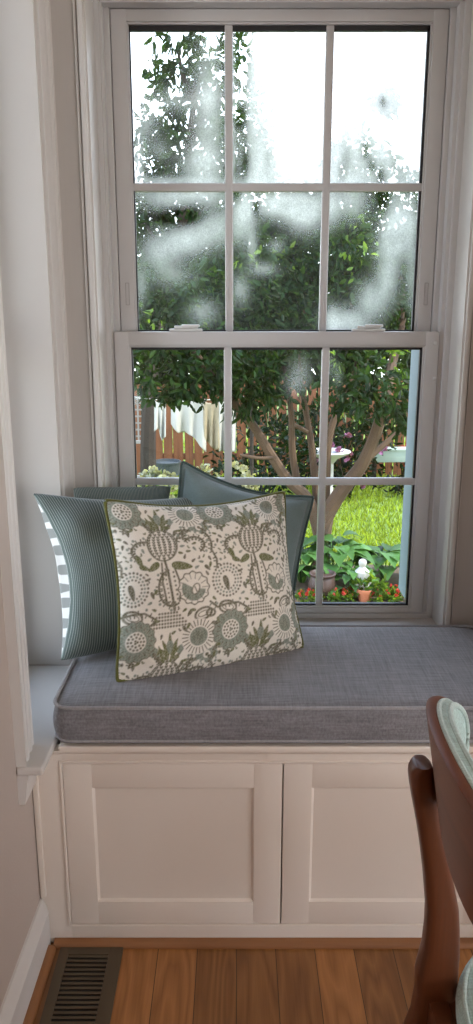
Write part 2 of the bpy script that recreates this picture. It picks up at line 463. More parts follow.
# jamb liners (reveals) and head, sill, outer frame
b.box(JX0 - .004, JX0 + .004, WY - .001, OY, .535, OT, .001)
b.box(JX1 - .004, JX1 + .004, WY - .001, OY, .535, OT, .001)
b.box(JX0, JX1, WY, OY, OT - .012, OT + .002, .001)
b.build('jamb_liner', M['trim'], win)
LX0, LX1 = at(114.5, 345, 1.903).x, at(439, 345, 1.903).x
UX0, UX1 = at(121, 320, 1.940).x, at(431, 320, 1.940).x
ZB = at(0, 612.6, 1.903).z; ZT = at(0, 8.5, 1.938).z; MR1 = at(0, 331.6, 1.903).z; MR0 = at(0, 345.8, 1.903).z
GB = at(0, 606, 1.917).z; GT = at(0, 22.3, 1.945).z
b = MB()
for sgn, e, lx, ux in ((1, JX0, LX0, UX0), (-1, JX1, LX1, UX1)):
    a = [e, lx - sgn * .0015]
    b.box(min(a), max(a), 1.908, OY, .535, OT, .003)
    mid = (e + lx) / 2 + sgn * .004
    b.box(min(e, mid), max(e, mid), 1.899, 1.915, .535, OT, .004)
    a = [lx - sgn * .002, ux - sgn * .0015]
    b.box(min(a), max(a), 1.934, OY, MR1 - .03, OT, .002)
b.box(JX0, JX1, 1.899, 1.934, .532, ZB - .0015, .004)
b.box(JX0, JX1, 1.908, OY, ZT + .0015, OT, .003)
b2 = MB()
for x0, x1 in ((LX0, LX0 + .024), (LX1 - .032, LX1)):      # outside stops seen through the panes
    b2.box(x0, x1, 1.972, OY, .56, 1.99, .003)
b.build('window_frame', M['vinyl'], win)
b2.build('outside_stop', M['outtrim'], win)


def sash(x0, x1, z0, z1, gx0, gx1, gz0, gz1, y0, y1, gy, fog):
    s = empty('sash', ((x0 + x1) / 2, gy, z0)); s.parent = win; s.matrix_parent_inverse = Matrix.Translation(win.location).inverted()
    b = MB()
    b.box(x0, gx0, y0, y1, z0, z1, .003).box(gx1, x1, y0, y1, z0, z1, .003)
    b.box(gx0 - .002, gx1 + .002, y0 + .0006, y1, gz1, z1, .003).box(gx0 - .002, gx1 + .002, y0 + .0006, y1, z0, gz0, .003)
    # glazing bead, a step set back from the face
    for a in ((gx0 - .001, gx0 + .004, gz0, gz1), (gx1 - .004, gx1 + .001, gz0, gz1), (gx0, gx1, gz1 - .004, gz1 + .001), (gx0, gx1, gz0 - .001, gz0 + .004)):
        b.box(a[0], a[1], y0 + .006, y1 - .004, a[2], a[3], .001)
    b.build('rails_and_stiles', M['vinyl'], s)
    b = MB(); t = .0055
    ex = .011 if fog else .006
    b.box(gx0 + .004, gx1 - .004, gy - .005, gy + .005, gz1 - .004 - ex, gz1 - .003, 0).box(gx0 + .004, gx1 - .004, gy - .005, gy + .005, gz0 + .003, gz0 + .003 + t, 0)
    b.box(gx0 + .003, gx0 + .003 + t * .7, gy - .005, gy + .005, gz0 + .004, gz1 - .004, 0).box(gx1 - .003 - t * 1.2, gx1 - .003, gy - .005, gy + .005, gz0 + .004, gz1 - .004, 0)
    b.build('gasket', M['gasket'], s, sm=None)
    b = MB(); hw = .0095
    for k in (1, 2):
        x = gx0 + (gx1 - gx0) * k / 3; b.box(x - hw, x + hw, gy - .007, gy + .007, gz0 + .003, gz1 - .003, .004)
    z = gz0 + (gz1 - gz0) * .5 - (.004 if fog else 0.0)
    b.box(gx0 + .003, gx1 - .003, gy - .0065, gy + .0065, z - hw, z + hw, .004)
    b.build('muntin_grille', M['vinyl'], s)
    # the pane: a thin sheet, its outer face a grid that carries the film of condensation
    nx, nz = 130, 140
    xs = np.linspace(gx0 + .002, gx1 - .002, nx); zs = np.linspace(gz0 + .002, gz1 - .002, nz)
    V = [(x, gy + .002, z) for z in zs for x in xs]; Fc = [[j * nx + i, j * nx + i + 1, (j + 1) * nx + i + 1, (j + 1) * nx + i] for j in range(nz - 1) for i in range(nx - 1)]
    k0 = len(V); V += [(xs[0], gy - .002, zs[0]), (xs[-1], gy - .002, zs[0]), (xs[-1], gy - .002, zs[-1]), (xs[0], gy - .002, zs[-1])]
    Fc += [[k0 + 3, k0 + 2, k0 + 1, k0]]
    me = mesh('pane', V, Fc)
    at_ = me.attributes.new('condensation', 'FLOAT', 'POINT')
    XX, ZZ = np.meshgrid(xs, zs)
    d = np.zeros(len(V), np.float32); d[:nx * nz] = fog_density(XX, ZZ, fog, gy).ravel(); at_.data.foreach_set('value', d)
    link('pane', me, M['fogglass'], s)
    return s


# film of condensation: (centre u, centre v, radius u, radius v, weight) measured on the pane
FOG_UP = [(208, 110, 14, 60, .55), (145, 120, 14, 22, .32), (202, 165, 22, 20, .5), (137, 165, 8, 24, .5), (175, 100, 30, 12, .28), (175, 181, 55, 5, .45), (160, 150, 10, 10, .2),
          (285, 105, 38, 200, .0), (383, 102, 4, 7, -.6), (238, 117, 7, 10, -.55), (247, 160, 4, 16, -.35), (268, 158, 5, 14, -.32), (240, 45, 10, 20, -.55), (240, 70, 8, 14, -.3), (236, 172, 10, 12, -.2),
          (366, 150, 5, 12, -.65), (372, 166, 5, 8, -.6), (381, 176, 5, 10, -.65), (347, 158, 5, 16, -.35), (341, 172, 4, 12, -.3), (395, 162, 5, 14, -.25),
          (165, 198, 26, 12, .45), (196, 195, 30, 9, .5), (190, 217, 24, 9, -.45), (160, 252, 20, 16, .5), (188, 240, 25, 15, .58), (214, 225, 20, 18, .62), (140, 285, 7, 20, .42), (203, 312, 14, 12, .3), (172, 275, 22, 12, .25),
          (243, 213, 12, 26, .62), (278, 204, 26, 13, .75), (305, 212, 18, 18, .8), (256, 206, 4, 9, -.7), (237, 195, 5, 8, -.5), (252, 245, 5, 15, .4), (240, 290, 9, 14, .38), (262, 269, 14, 7, .32), (276, 246, 8, 7, .25),
          (330, 205, 10, 18, .55), (352, 200, 16, 18, .55), (400, 222, 14, 30, .8), (392, 240, 14, 18, .55), (388, 275, 11, 25, .5), (372, 300, 14, 16, .62), (350, 322, 18, 12, .6), (332, 322, 9, 16, .5), (412, 260, 6, 60, .4), (384, 197, 5, 10, -.6), (405, 322, 12, 12, -.2)]
FOG_LO = [(300, 372, 10, 17, .26), (293, 385, 9, 10, .14), (328, 362, 7, 15, .20), (338, 375, 4, 10, .15), (135, 400, 5, 8, .3)]


def fog_density(X, Z, up, gy):
    # pane coordinates -> the grid the blobs were measured on
    dy = gy * CP - (Z - CAM_H) * SP
    px = 236.5 + F * X / dy; py = 512 - F * (gy * SP + (Z - CAM_H) * CP) / dy
    d = np.full(X.shape, .02 if up else .0)
    if up:
        s = lambda a, b, t: 1 / (1 + np.exp(-(t - (a + b) / 2) / ((b - a) / 8)))
        d += (.86 * s(236, 258, px) - .10 * s(322, 334, px)) * (1 - s(182, 192, py)) + .30 * (1 - s(234, 236, px)) * s(229, 231, px) * (1 - s(182, 188, py))
        d += .25 * s(224, 232, px) * (1 - s(238, 246, px)) * (1 - s(184, 188, py))
    for u, v, ru, rv, w in (FOG_UP if up else FOG_LO):
        d += w * (1.3 if w > 0 else 1.0) * np.exp(-((px - u) / ru) ** 2 - ((py - v) / rv) ** 2)
    return np.clip(d, 0, .97)


sash(UX0, UX1, MR1 - .028, ZT, at(135.6, 315, 1.948).x, at(416.6, 315, 1.948).x, MR1 - .005, GT, 1.938, 1.972, UY, True)
sash(LX0, LX1, ZB, MR1, at(129.5, 352, 1.910).x, at(424.3, 352, 1.910).x, GB, MR0, 1.901, 1.935, LY, False)
# cam locks on the meeting rail, vent latches in the upper stiles, two tiny screw caps
for px in (186, 368):
    p = at(px, 331, 1.92)
    b = MB(); b.box(p.x - .040, p.x + .040, 1.907, 1.934, MR1, MR1 + .007, .003).box(p.x - .028, p.x + .03, 1.910, 1.931, MR1 + .007, MR1 + .014, .004)
    b.box(p.x - .010, p.x + .034, 1.904, 1.915, MR1 + .010, MR1 + .017, .003)
    b.build('sash_lock', M['lock'], win)
for px, py in ((127.5, 294), (426, 294)):
    p = at(px, py, 1.938); b = MB()
    for x in (-.0045, .0035): b.box(p.x + x, p.x + x + .0012, 1.9365, 1.940, p.z - .026, p.z + .026, 0)
    for z in (-.026, .0248): b.box(p.x - .0045, p.x + .0047, 1.9365, 1.940, p.z + z, p.z + z + .0012, 0)
    b.build('vent_latch', M['slot'], win)
for px, py in ((435, 343), (434.5, 378)):
    p = at(px, py, 1.901); b = MB(); b.box(p.x - .004, p.x + .004, 1.8985, 1.9025, p.z - .004, p.z + .004, .0019, 3); b.build('screw_cap', M['lock'], win)

# ------------------------------------------------------------------ side window (left wall)
sw = struct(empty('window_2', (WX0 - .1, 1.57, .471)))
b = MB()
b.box(WX0 - .2, WX0 + .001, SY1 - .002, SY1 + .012, BZ, 2.05, .001).box(WX0 - .2, WX0 + .001, SY0 - .012, SY0 + .002, BZ, 2.05, .001)
b.box(WX0 - .2, WX0 + .001, SY0, SY1, 2.038, 2.052, .001)
b.build('jamb', M['trim'], sw)


def casing_profile(w):      # distance across the casing -> projection from the wall; thin by the opening, thick outside
    return [(0, 0), (0, .009), (.006, .012), (.010, .010), (.016, .0105), (.022, .0135), (.030, .0145), (.036, .012), (.046, .013), (.052, .0165), (.062, .0175), (.068, .0145), (.073, .016), (.078, .0195), (w, .020), (w, 0)]


b = MB()
b.prism([(WX0 + p, SY1 + .004 + a) for a, p in casing_profile(.060)], 'Z', BZ, 2.10)
b.prism([(WX0 + p, SY0 - .004 - a) for a, p in casing_profile(.085)], 'Z', BZ, 2.10)
b.prism([(SY0 - .09, 2.052), (SY1 + .063, 2.052), (SY1 + .063, 2.14), (SY0 - .09, 2.14)], 'X', WX0, WX0 + .018)
b.build('casing', M['trim'], sw, 20)
b = MB()      # stool with a horn past the casing
b.prism([(WX0 - .2, SY0 + .003), (WX0 + .001, SY0 + .003), (WX0 + .001, 1.285), (-.354, 1.285), (-.354, 1.796), (WX0, 1.796), (WX0, SY1 - .003), (WX0 - .2, SY1 - .003)], 'Z', BZ - .015, BZ + .0015)
o = b.build('stool', M['trim'], sw, 30)
mod = o.modifiers.new('bevel', 'BEVEL'); mod.width = .005; mod.segments = 3; mod.limit_method = 'ANGLE'
b = MB()      # apron under the stool, its end cut to a moulded profile
b.prism([(WX0, BZ - .015), (WX0 + .021, BZ - .015), (WX0 + .021, BZ - .025), (WX0 + .018, BZ - .030), (WX0 + .0175, BZ - .038), (WX0 + .0155, BZ - .055), (WX0 + .013, BZ - .072), (WX0 + .0115, BZ - .076), (WX0 + .0115, BZ - .081), (WX0, BZ - .081)], 'Y', 1.291, FY - .012)
b.build('apron', M['trim'], sw, 30)
b = MB(); gx = WX0 - .135
for y0, y1, z0, z1 in ((SY0, SY0 + .04, BZ, 2.04), (SY1 - .04, SY1, BZ, 2.04), (SY0, SY1, BZ, BZ + .04), (SY0, SY1, 2.00, 2.04), (SY0, SY1, 1.23, 1.27)):
    b.box(gx - .02, gx + .015, y0, y1, z0, z1, .003)
b.build('sash', M['vinyl'], sw)
MB().box(gx - .004, gx, SY0 + .03, SY1 - .03, BZ + .03, 2.01, 0).build('pane', M['glass'], sw, sm=None)

# the left wall is a touch out of square with the window wall
SK = Matrix.Translation((WX0, WY, 0)) @ Matrix.Rotation(R(-1.2), 4, 'Z') @ Matrix.Translation((-WX0, -WY, 0))
for o in list(sw.children) + [bpy.data.objects[k] for k in ('wall_left', 'baseboard_left', 'trim_2')]: o.data.transform(SK)

# ------------------------------------------------------------------ window bench
bench = empty('window_bench', (.10, FY, 0), 'cream built-in window bench with two recessed panel doors under the grey seat cushion', 'bench')
BX0, BX1 = WX0 - .0075, WX1 - .002
zl = lambda py: at(0, py, FY).z
xl = lambda px, py: at(px, py, FY).x
DT, DB = zl(764), zl(923.5)
D1a, D1b, D2a = xl(64.6, 800), xl(282.0, 800), xl(283.4, 800)
D2b = D2a + (D1b - D1a)
b = MB()
b.box(BX0, D1a - .0012, FY, FY + .02, .001, BZ - .014, .001).box(D2b + .0012, BX1, FY, FY + .02, .001, BZ - .014, .001)
b.box(D1a - .002, D2b + .002, FY + .0004, FY + .02, DT + .0012, BZ - .014, .001).box(D1a - .002, D2b + .002, FY + .0004, FY + .02, .001, DB - .0012, .001)
# small beads that edge the door opening
for x0, x1, z0, z1 in ((D1a - .0075, D1a - .0015, DB - .006, DT + .006), (D2b + .0015, D2b + .0075, DB - .006, DT + .006), (D1a - .0075, D2b + .0075, DT + .0015, DT + .0075), (D1a - .0075, D2b + .0075, DB - .0075, DB - .0015)):
    b.box(x0, x1, FY - .003, FY + .004, z0, z1, .0025, 3)
b.build('face_frame', M['cabinet'], bench)
b = MB(); b.box(BX0, BX0 + .012, FY - .006, FY + .002, .12, BZ - .016, .003); b.build('scribe_strip', M['cabinet'], bench)
b = MB(); b.box(BX0, BX1, FY + .02, WY - .002, .001, .02, 0).box(BX0, BX0 + .02, FY + .02, WY - .002, .02, BZ - .016, 0).box(BX1 - .02, BX1, FY + .02, WY - .002, .02, BZ - .016, 0)
b.box(BX0 + .02, BX1 - .02, WY - .02, WY - .002, .02, BZ - .016, 0); b.build('carcass', M['cabinet'], bench, None)
b = MB(); b.box(-.3525, BX1, FY - .016, WY - .003, BZ - .013, BZ, .004, 3); b.build('lid', M['cabinet'], bench)
b = MB(); b.prism([(FY + .001, BZ - .013), (FY - .010, BZ - .013), (FY - .009, BZ - .017), (FY - .006, BZ - .021), (FY - .003, BZ - .023), (FY - .003, BZ - .026), (FY + .001, BZ - .027)], 'X', BX0 + .012, BX1 - .001)
b.build('lid_moulding', M['cabinet'], bench, 25)


def door(x0, x1):
    st, ins = .0575, .0055
    px0, px1 = x0 + st, x1 - st; pz0, pz1 = DB + .0545, DT - .0545
    b = MB(); y0, y1 = FY - .0005, FY + .019
    b.box(x0, px0, y0, y1, DB, DT, .0012).box(px1, x1, y0, y1, DB, DT, .0012)
    b.box(px0 - .001, px1 + .001, y0 + .0002, y1, pz1, DT, .0012).box(px0 - .001, px1 + .001, y0 + .0002, y1, DB, pz0, .0012)
    d = b.build('door', M['cabinet'], bench)
    # sloped sticking round the field, then the flat field
    s = .0045; V, Fc = [], []
    o_ = [(px0, pz0), (px1, pz0), (px1, pz1), (px0, pz1)]; i_ = [(px0 + s, pz0 + s), (px1 - s, pz0 + s), (px1 - s, pz1 - s), (px0 + s, pz1 - s)]
    V = [(x, y0 + .002, z) for x, z in o_] + [(x, y0 + ins, z) for x, z in i_] + [(x, y1, z) for x, z in o_]
    Fc = [[k, (k + 1) % 4, 4 + (k + 1) % 4, 4 + k] for k in range(4)] + [[4, 5, 6, 7]] + [[8 + k, 8 + (k + 1) % 4, (k + 1) % 4, k] for k in range(4)] + [[11, 10, 9, 8]]
    MB().raw(V, Fc).build('panel', M['cabinet'], d, None)


door(D1a, D1b); door(D2a, D2b)

# ------------------------------------------------------------------ seat cushion
CX0, CX1, CY0, CY1, CZ0, CZ1 = -.362, .597, 1.366, 1.778, BZ + .0005, .564
root = None


def boxy_cushion(name, x0, x1, y0, y1, z0, z1, bulge, sidebulge, cr, nx, ny, mat):
    """boxed cushion: crowned top, slightly swollen sides"""
    V, Fc = [], []
    def outline(t):
        # rounded rectangle walked once, t in 0..1
        pass
    ring = []
    def arc(cx, cy, a0):
        for k in range(7):
            a = a0 + math.pi / 2 * k / 6; ring.append((cx + cr * math.cos(a), cy + cr * math.sin(a)))
    def seg(a, b_, n):
        for k in range(1, n): ring.append((a[0] + (b_[0] - a[0]) * k / n, a[1] + (b_[1] - a[1]) * k / n))
    arc(x1 - cr, y1 - cr, 0); seg((x1 - cr, y1), (x0 + cr, y1), nx); arc(x0 + cr, y1 - cr, math.pi / 2); seg((x0, y1 - cr), (x0, y0 + cr), ny)
    arc(x0 + cr, y0 + cr, math.pi); seg((x0 + cr, y0), (x1 - cr, y0), nx); arc(x1 - cr, y0 + cr, 1.5 * math.pi); seg((x1, y0 + cr), (x1, y1 - cr), ny)
    n = len(ring); cx, cy = (x0 + x1) / 2, (y0 + y1) / 2
    hx, hy = (x1 - x0) / 2, (y1 - y0) / 2
    levels = []
    er = .006
    for k in range(9):
        s = k / 8; out = sidebulge * math.sin(math.pi * s)
        levels.append([(x + out * (x - cx) / hx, y + out * (y - cy) / hy, z0 + er + (z1 - z0 - 2 * er) * s) for x, y in ring])
    for k in range(1, 13):
        f = 1 - (k / 12) ** 1.15 if k < 12 else 0.0
        fx = f; row = []
        inset = [(1 - f)]
        for x, y in ring:
            X, Y = cx + (x - cx) * f, cy + (y - cy) * f
            u, v = (X - cx) / hx, (Y - cy) / hy
            row.append((X, Y, z1 - er + er * min(1, (1 - f) * 14) + bulge * max(0, (1 - u ** 4)) * max(0, (1 - v ** 4)) ** .8 + .0018 * math.sin(X * 21 + 1) * math.sin(Y * 17) * (1 - f)))
        levels.append(row)
    for row in levels: V += row
    for r in range(len(levels) - 1):
        for j in range(n): Fc.append([r * n + j, r * n + (j + 1) % n, (r + 1) * n + (j + 1) % n, (r + 1) * n + j])
    Fc.append(list(range(n))[::-1])
    me = mesh(name, V, Fc, 60)
    o = link(name, me, mat)
    bm = bmesh.new(); bm.from_mesh(me); bmesh.ops.remove_doubles(bm, verts=bm.verts, dist=1e-5); bmesh.ops.recalc_face_normals(bm, faces=bm.faces); bm.to_mesh(me); bm.free()
    return o, ring


cu, ring = boxy_cushion('seat_cushion', CX0, CX1, CY0, CY1, CZ0, CZ1, .010, .005, .035, 34, 18, M['cushion'])
tag(cu, 'long grey linen box cushion lying on the cream window bench', 'cushion')
b = MB(); b.tube([(x, y, CZ1 - .002) for x, y in ring], .0038, 8, True); b.build('top_piping', M['cushpipe'], cu)
b = MB(); b.tube([(x, y, CZ0 + .011) for x, y in ring], .0034, 8, True); b.build('bottom_piping', M['cushpipe'], cu)


# ------------------------------------------------------------------ pillows
def block_print(U, Vv):
    """hand-block print of thistles, poppies and sunflowers; U,V in 0..1 across the pillow face"""
    W, H = 90.0, 119.0
    X = U * 190.0 + 47; Y = (1 - Vv) * 165.0 + 72
    cream = np.array((.78, .72, .63)); olive = np.array((.105, .112, .028)); brown = np.array((.100, .088, .045)); gg = np.array((.185, .215, .165))
    img = np.empty(U.shape + (3,)); img[:] = cream

    def loc(cx, cy):
        x = (X - cx + W / 2) % W - W / 2; y = (Y - cy + H / 2) % H - H / 2
        return x, y

    track = [False]

    def put(d, col, a=1.0, soft=.5):
        m = np.clip(.5 - d / (2 * soft), 0, 1) * a
        img[:] = img * (1 - m[..., None]) + col * m[..., None]
        if track[0]: cov[:] |= d < .3

    def ell(cx, cy, rx, ry, rot=0):
        x, y = loc(cx, cy); c, s_ = math.cos(rot), math.sin(rot)
        a, b_ = (x * c + y * s_) / rx, (-x * s_ + y * c) / ry
        r = np.sqrt(a * a + b_ * b_) + 1e-9
        return (r - 1) * min(rx, ry) if abs(rx - ry) < 1e-6 else (r - 1) * r / np.sqrt((a / rx) ** 2 + (b_ / ry) ** 2 + 1e-12) * .9

    def dot(cx, cy, r, col, a=1.0): put(ell(cx, cy, r * 1.12, r * 1.12), col, a)

    def leafshape(cx, cy, ln, wd, rot, col):
        x, y = loc(cx, cy); c, s_ = math.cos(rot), math.sin(rot)
        t = (x * c + y * s_) / ln; w = (-x * s_ + y * c)
        d = np.abs(w) - wd * np.sqrt(np.clip(1 - t * t, 0, 1)) * (1 - .35 * t)
        put(np.where(np.abs(t) > 1, 5.0, d), col)

    def stroke(pts, wd, col):
        d = np.full(U.shape, 99.0)
        for (x0, y0), (x1, y1) in zip(pts[:-1], pts[1:]):
            mx, my = (x0 + x1) / 2, (y0 + y1) / 2; x, y = loc(mx, my)
            ax, ay = x0 - mx, y0 - my; bx, by = x1 - mx, y1 - my; l2 = (bx - ax) ** 2 + (by - ay) ** 2 + 1e-9
            t = np.clip(((x - ax) * (bx - ax) + (y - ay) * (by - ay)) / l2, 0, 1)
            d = np.minimum(d, np.hypot(x - ax - t * (bx - ax), y - ay - t * (by - ay)))
        put(d - wd * 1.3, col)

    def arc(cx, cy, r, a0, a1, n=9, ry=None): return [(cx + r * math.cos(a0 + (a1 - a0) * k / n), cy + (ry or r) * math.sin(a0 + (a1 - a0) * k / n)) for k in range(n + 1)]

    cov = np.zeros(U.shape, bool)
    # scattered little strokes first
    g = np.random.default_rng(3)
    track[0] = True
    for _ in range(0):
        x, y, a = g.uniform(0, W), g.uniform(0, H), g.uniform(0, 6.28); l = g.uniform(1.0, 2.4)
        stroke([(x, y), (x + l * math.cos(a), y + l * math.sin(a))], .62, brown if g.random() < .7 else gg)
    # curling tendrils with little dots
    for pts in (arc(30, 2, 17, -2.9, .4, 10), arc(30, 2, 10, -2.6, 1.0, 8, 8), [(46, 8), (50, 18), (49, 27)], [(49, 27), (55, 32), (66, 33), (74, 30)], arc(72, 5, 12, 2.2, 5.9, 10, 9), arc(4, 40, 12, 1.2, 4.6, 9, 16),
                [(40, 56), (47, 62), (56, 60), (68, 60), (78, 66)], arc(70, 108, 14, -3.0, -.2, 10), arc(34, 112, 14, 2.9, 5.9, 10, 12)):
        stroke(pts, .75, brown)
        for k in range(len(pts) - 1):                 # a fringe of short hairs and buds along each tendril
            (x0, y0), (x1, y1) = pts[k], pts[k + 1]; l = math.hypot(x1 - x0, y1 - y0) + 1e-6; ux, uy = -(y1 - y0) / l, (x1 - x0) / l
            for f_, sg in ((.2, 1), (.5, -1), (.8, 1)):
                xx, yy = x0 + (x1 - x0) * f_, y0 + (y1 - y0) * f_; stroke([(xx, yy), (xx + sg * ux * 2.8, yy + sg * uy * 2.8)], .5, brown)
            if k % 2: dot(x0 - ux * 3.6, y0 - uy * 3.6, 1.15, gg)
    for cx, cy, rx, ry, rot in ((33, 66, 8, 5, -.3), (57, 63, 8.5, 5.5, .25), (40, 66, 4, 3, 0)):
        d = ell(cx, cy, rx, ry, rot); put(np.abs(d) - .95, brown); put(np.abs(d + 2.6) - .45, brown)
    # flattened grey-green blossom
    put(ell(38, -16, 13, 7), gg, .85)
    for k in range(14):
        a = k * .449; dot(38 + 12 * math.cos(a), -16 + 6.5 * math.sin(a), 1.3, brown if k % 3 == 0 else cream)
    dot(38, -16, 3, cream); dot(38, -16, 1.5, brown)
    # thistle with scales, leaves and crown of spikes
    put(ell(0, 0, 13.5, 14.5), cream)
    for j in range(-5, 6):
        hw = 12.5 * math.sqrt(max(0, 1 - (j / 5.6) ** 2)); n = max(2, int(hw / 2.1))
        for k in range(n + 1):
            x = -hw + 2 * hw * k / n; stroke([(x - .9, j * 2.6 - .5), (x, j * 2.6 + .6), (x + .9, j * 2.6 - .5)], .62, brown)
    d = ell(0, 0, 14, 15); put(np.abs(d) - .55, brown)
    for a, l in ((-2.3, 14), (-1.95, 17), (-1.57, 18), (-1.2, 17), (-.85, 14)):
        cx, cy = 15 * .4 * math.cos(a), -10 + 0; leafshape(cx + l * .62 * math.cos(a), -12 + l * .62 * math.sin(a), l * .5, 1.7, a, olive if a in (-1.95, -1.2) else brown)
    leafshape(-13, -24, 6, 4, .6, gg); leafshape(13, -25, 5, 3, -.7, gg)
    stroke([(0, 14), (2, 26), (4, 44), (6, 60)], .9, brown); stroke([(8, 20), (12, 34), (11, 52)], .7, brown); stroke([(-3, 17), (-4, 34), (-1, 52)], .7, brown)
    for k in range(8): dot(7 + .4 * k, 26 + 4 * k, .9, brown); dot(-1 + .5 * k, 28 + 4 * k, .7, brown)
    leafshape(16, 21, 10, 3.7, .18, olive); leafshape(-11, 20, 6.5, 3, 2.6, olive); leafshape(66, 14, 6, 2.6, 1.2, olive); leafshape(70, 20, 5, 2.3, .4, olive)
    # poppy, half shaded
    put(ell(25, 42, 15, 15), cream); x, y = loc(25, 42); r = np.hypot(x, y); th = np.arctan2(y, x)
    put(np.maximum(r - 11.5, -(np.sin(th * 1.0 - .35) * 6 + 1)), gg)
    put(np.abs(r - 14.3 - .7 * np.cos(th * 12)) - .65, brown); put(np.where(r < 8, 9, np.abs(np.sin(th * 7)) * r * .14 - .28) + np.where(r > 14, 9, 0), brown)
    put(ell(27, 43, 3.2, 5, .5), cream); put(np.abs(ell(27, 43, 3.2, 5, .5)) - .5, brown); stroke([(26, 41), (28, 46)], .45, brown)
    # cone flower ringed with dots
    put(ell(58, 38, 14, 15), cream)
    for rr, n, s_ in ((14, 26, 1.0), (11, 22, .9), (8.2, 16, .85)):
        for k in range(n): dot(58 + rr * math.cos(k * 6.283 / n), 38 + rr * 1.06 * math.sin(k * 6.283 / n), s_, brown if rr != 11 else gg)
    leafshape(57, 41, 7.5, 2.6, 1.35, brown)
    # dotted bank
    for j in range(5):
        for k in range(-j - 3, j + 4): dot(0 + k * 2.7, 62 + j * 3.0, .95, brown)
    # sunflower with fringe
    x, y = loc(29, 86); r = np.hypot(x, y); th = np.arctan2(y, x)
    put(r - 16, cream); put(np.where((r > 9.5) & (r < 15.5), np.abs(np.sin(th * 13)) * r * .11 - .62, 9), brown); put(r - 8.3, gg); put(np.where(r < 7, np.abs(np.sin(th * 9)) * r * .14 - .3, 9), brown, .6)
    # ring blossom with dotted eye
    x, y = loc(60, 84); r = np.hypot(x, y); th = np.arctan2(y, x)
    put(r - 17.5 - .8 * np.cos(th * 14), gg); put(np.abs(r - 17.6 - .8 * np.cos(th * 14)) - .5, brown); put(r - 9, cream)
    for rr, n in ((7, 14), (4.2, 8), (1.2, 3)):
        for k in range(n): dot(60 + rr * math.cos(k * 6.283 / n), 84 + rr * math.sin(k * 6.283 / n), .95, brown)
    for k in range(20): stroke([(60 + 12 * math.cos(k * .314), 84 + 12 * math.sin(k * .314)), (60 + 15 * math.cos(k * .314), 84 + 15 * math.sin(k * .314))], .35, brown)
    # fronds
    for a, l in ((-2.5, 11), (-2.05, 15), (-1.57, 19), (-1.1, 15), (-.65, 11), (.2, 9), (2.9, 9)):
        leafshape(2 + l * .6 * math.cos(a), 100 + l * .6 * math.sin(a), l * .5, 1.9, a, olive)
    leafshape(2, 92, 6, 3.0, 1.57, gg)
    for x, y, a in ((44, 76, .3), (45, 98, 2.2), (78, 98, 1.0), (76, 70, 2.6), (16, 78, .9), (14, 108, 2.0), (42, 106, .5), (60, 106, 1.5), (76, 45, 1.2), (40, 25, .8), (20, 64, 2.2)):
        leafshape(x, y, 3.6, 1.6, a, brown); leafshape(x + 3, y - 2.5, 3.0, 1.3, a + 1.1, olive)
    # small sprigs, commas and dots wherever the ground is still bare
    tx = (X % W); ty_ = (Y % H); one = (X < X.min() + W) & (Y < Y.min() + H)
    def bare(x, y, r): return not cov[(np.hypot((X - x + W / 2) % W - W / 2, (Y - y + H / 2) % H - H / 2) < r)].any()
    for rr, tries in ((3.8, 260), (2.6, 420), (1.9, 420)):
        for _ in range(tries):
            x, y, a = g.uniform(0, W), g.uniform(0, H), g.uniform(0, 6.28)
            if not bare(x, y, rr): continue
            if rr > 4:
                col = (olive, gg, brown)[g.integers(0, 3)]
                for da in (-.9, 0, .9): leafshape(x + 1.9 * math.cos(a + da), y + 1.9 * math.sin(a + da), 2.3, .95, a + da, col)
            elif rr > 2.5: leafshape(x, y, 2.5, 1.15, a, (brown, gg, olive)[g.integers(0, 3)])
            else: stroke([(x - 1.1 * math.cos(a), y - 1.1 * math.sin(a)), (x + .3, y + .5), (x + 1.1 * math.cos(a + .6), y + 1.1 * math.sin(a + .6))], .55, (brown, olive)[g.integers(0, 2)])
    blot = .86 + .14 * np.sin(X * 1.7 + 2 * np.sin(Y * .9)) * np.sin(Y * 1.3 + 1.5 * np.sin(X * .8))
    img = cream + (img - cream) * blot[..., None]
    return img


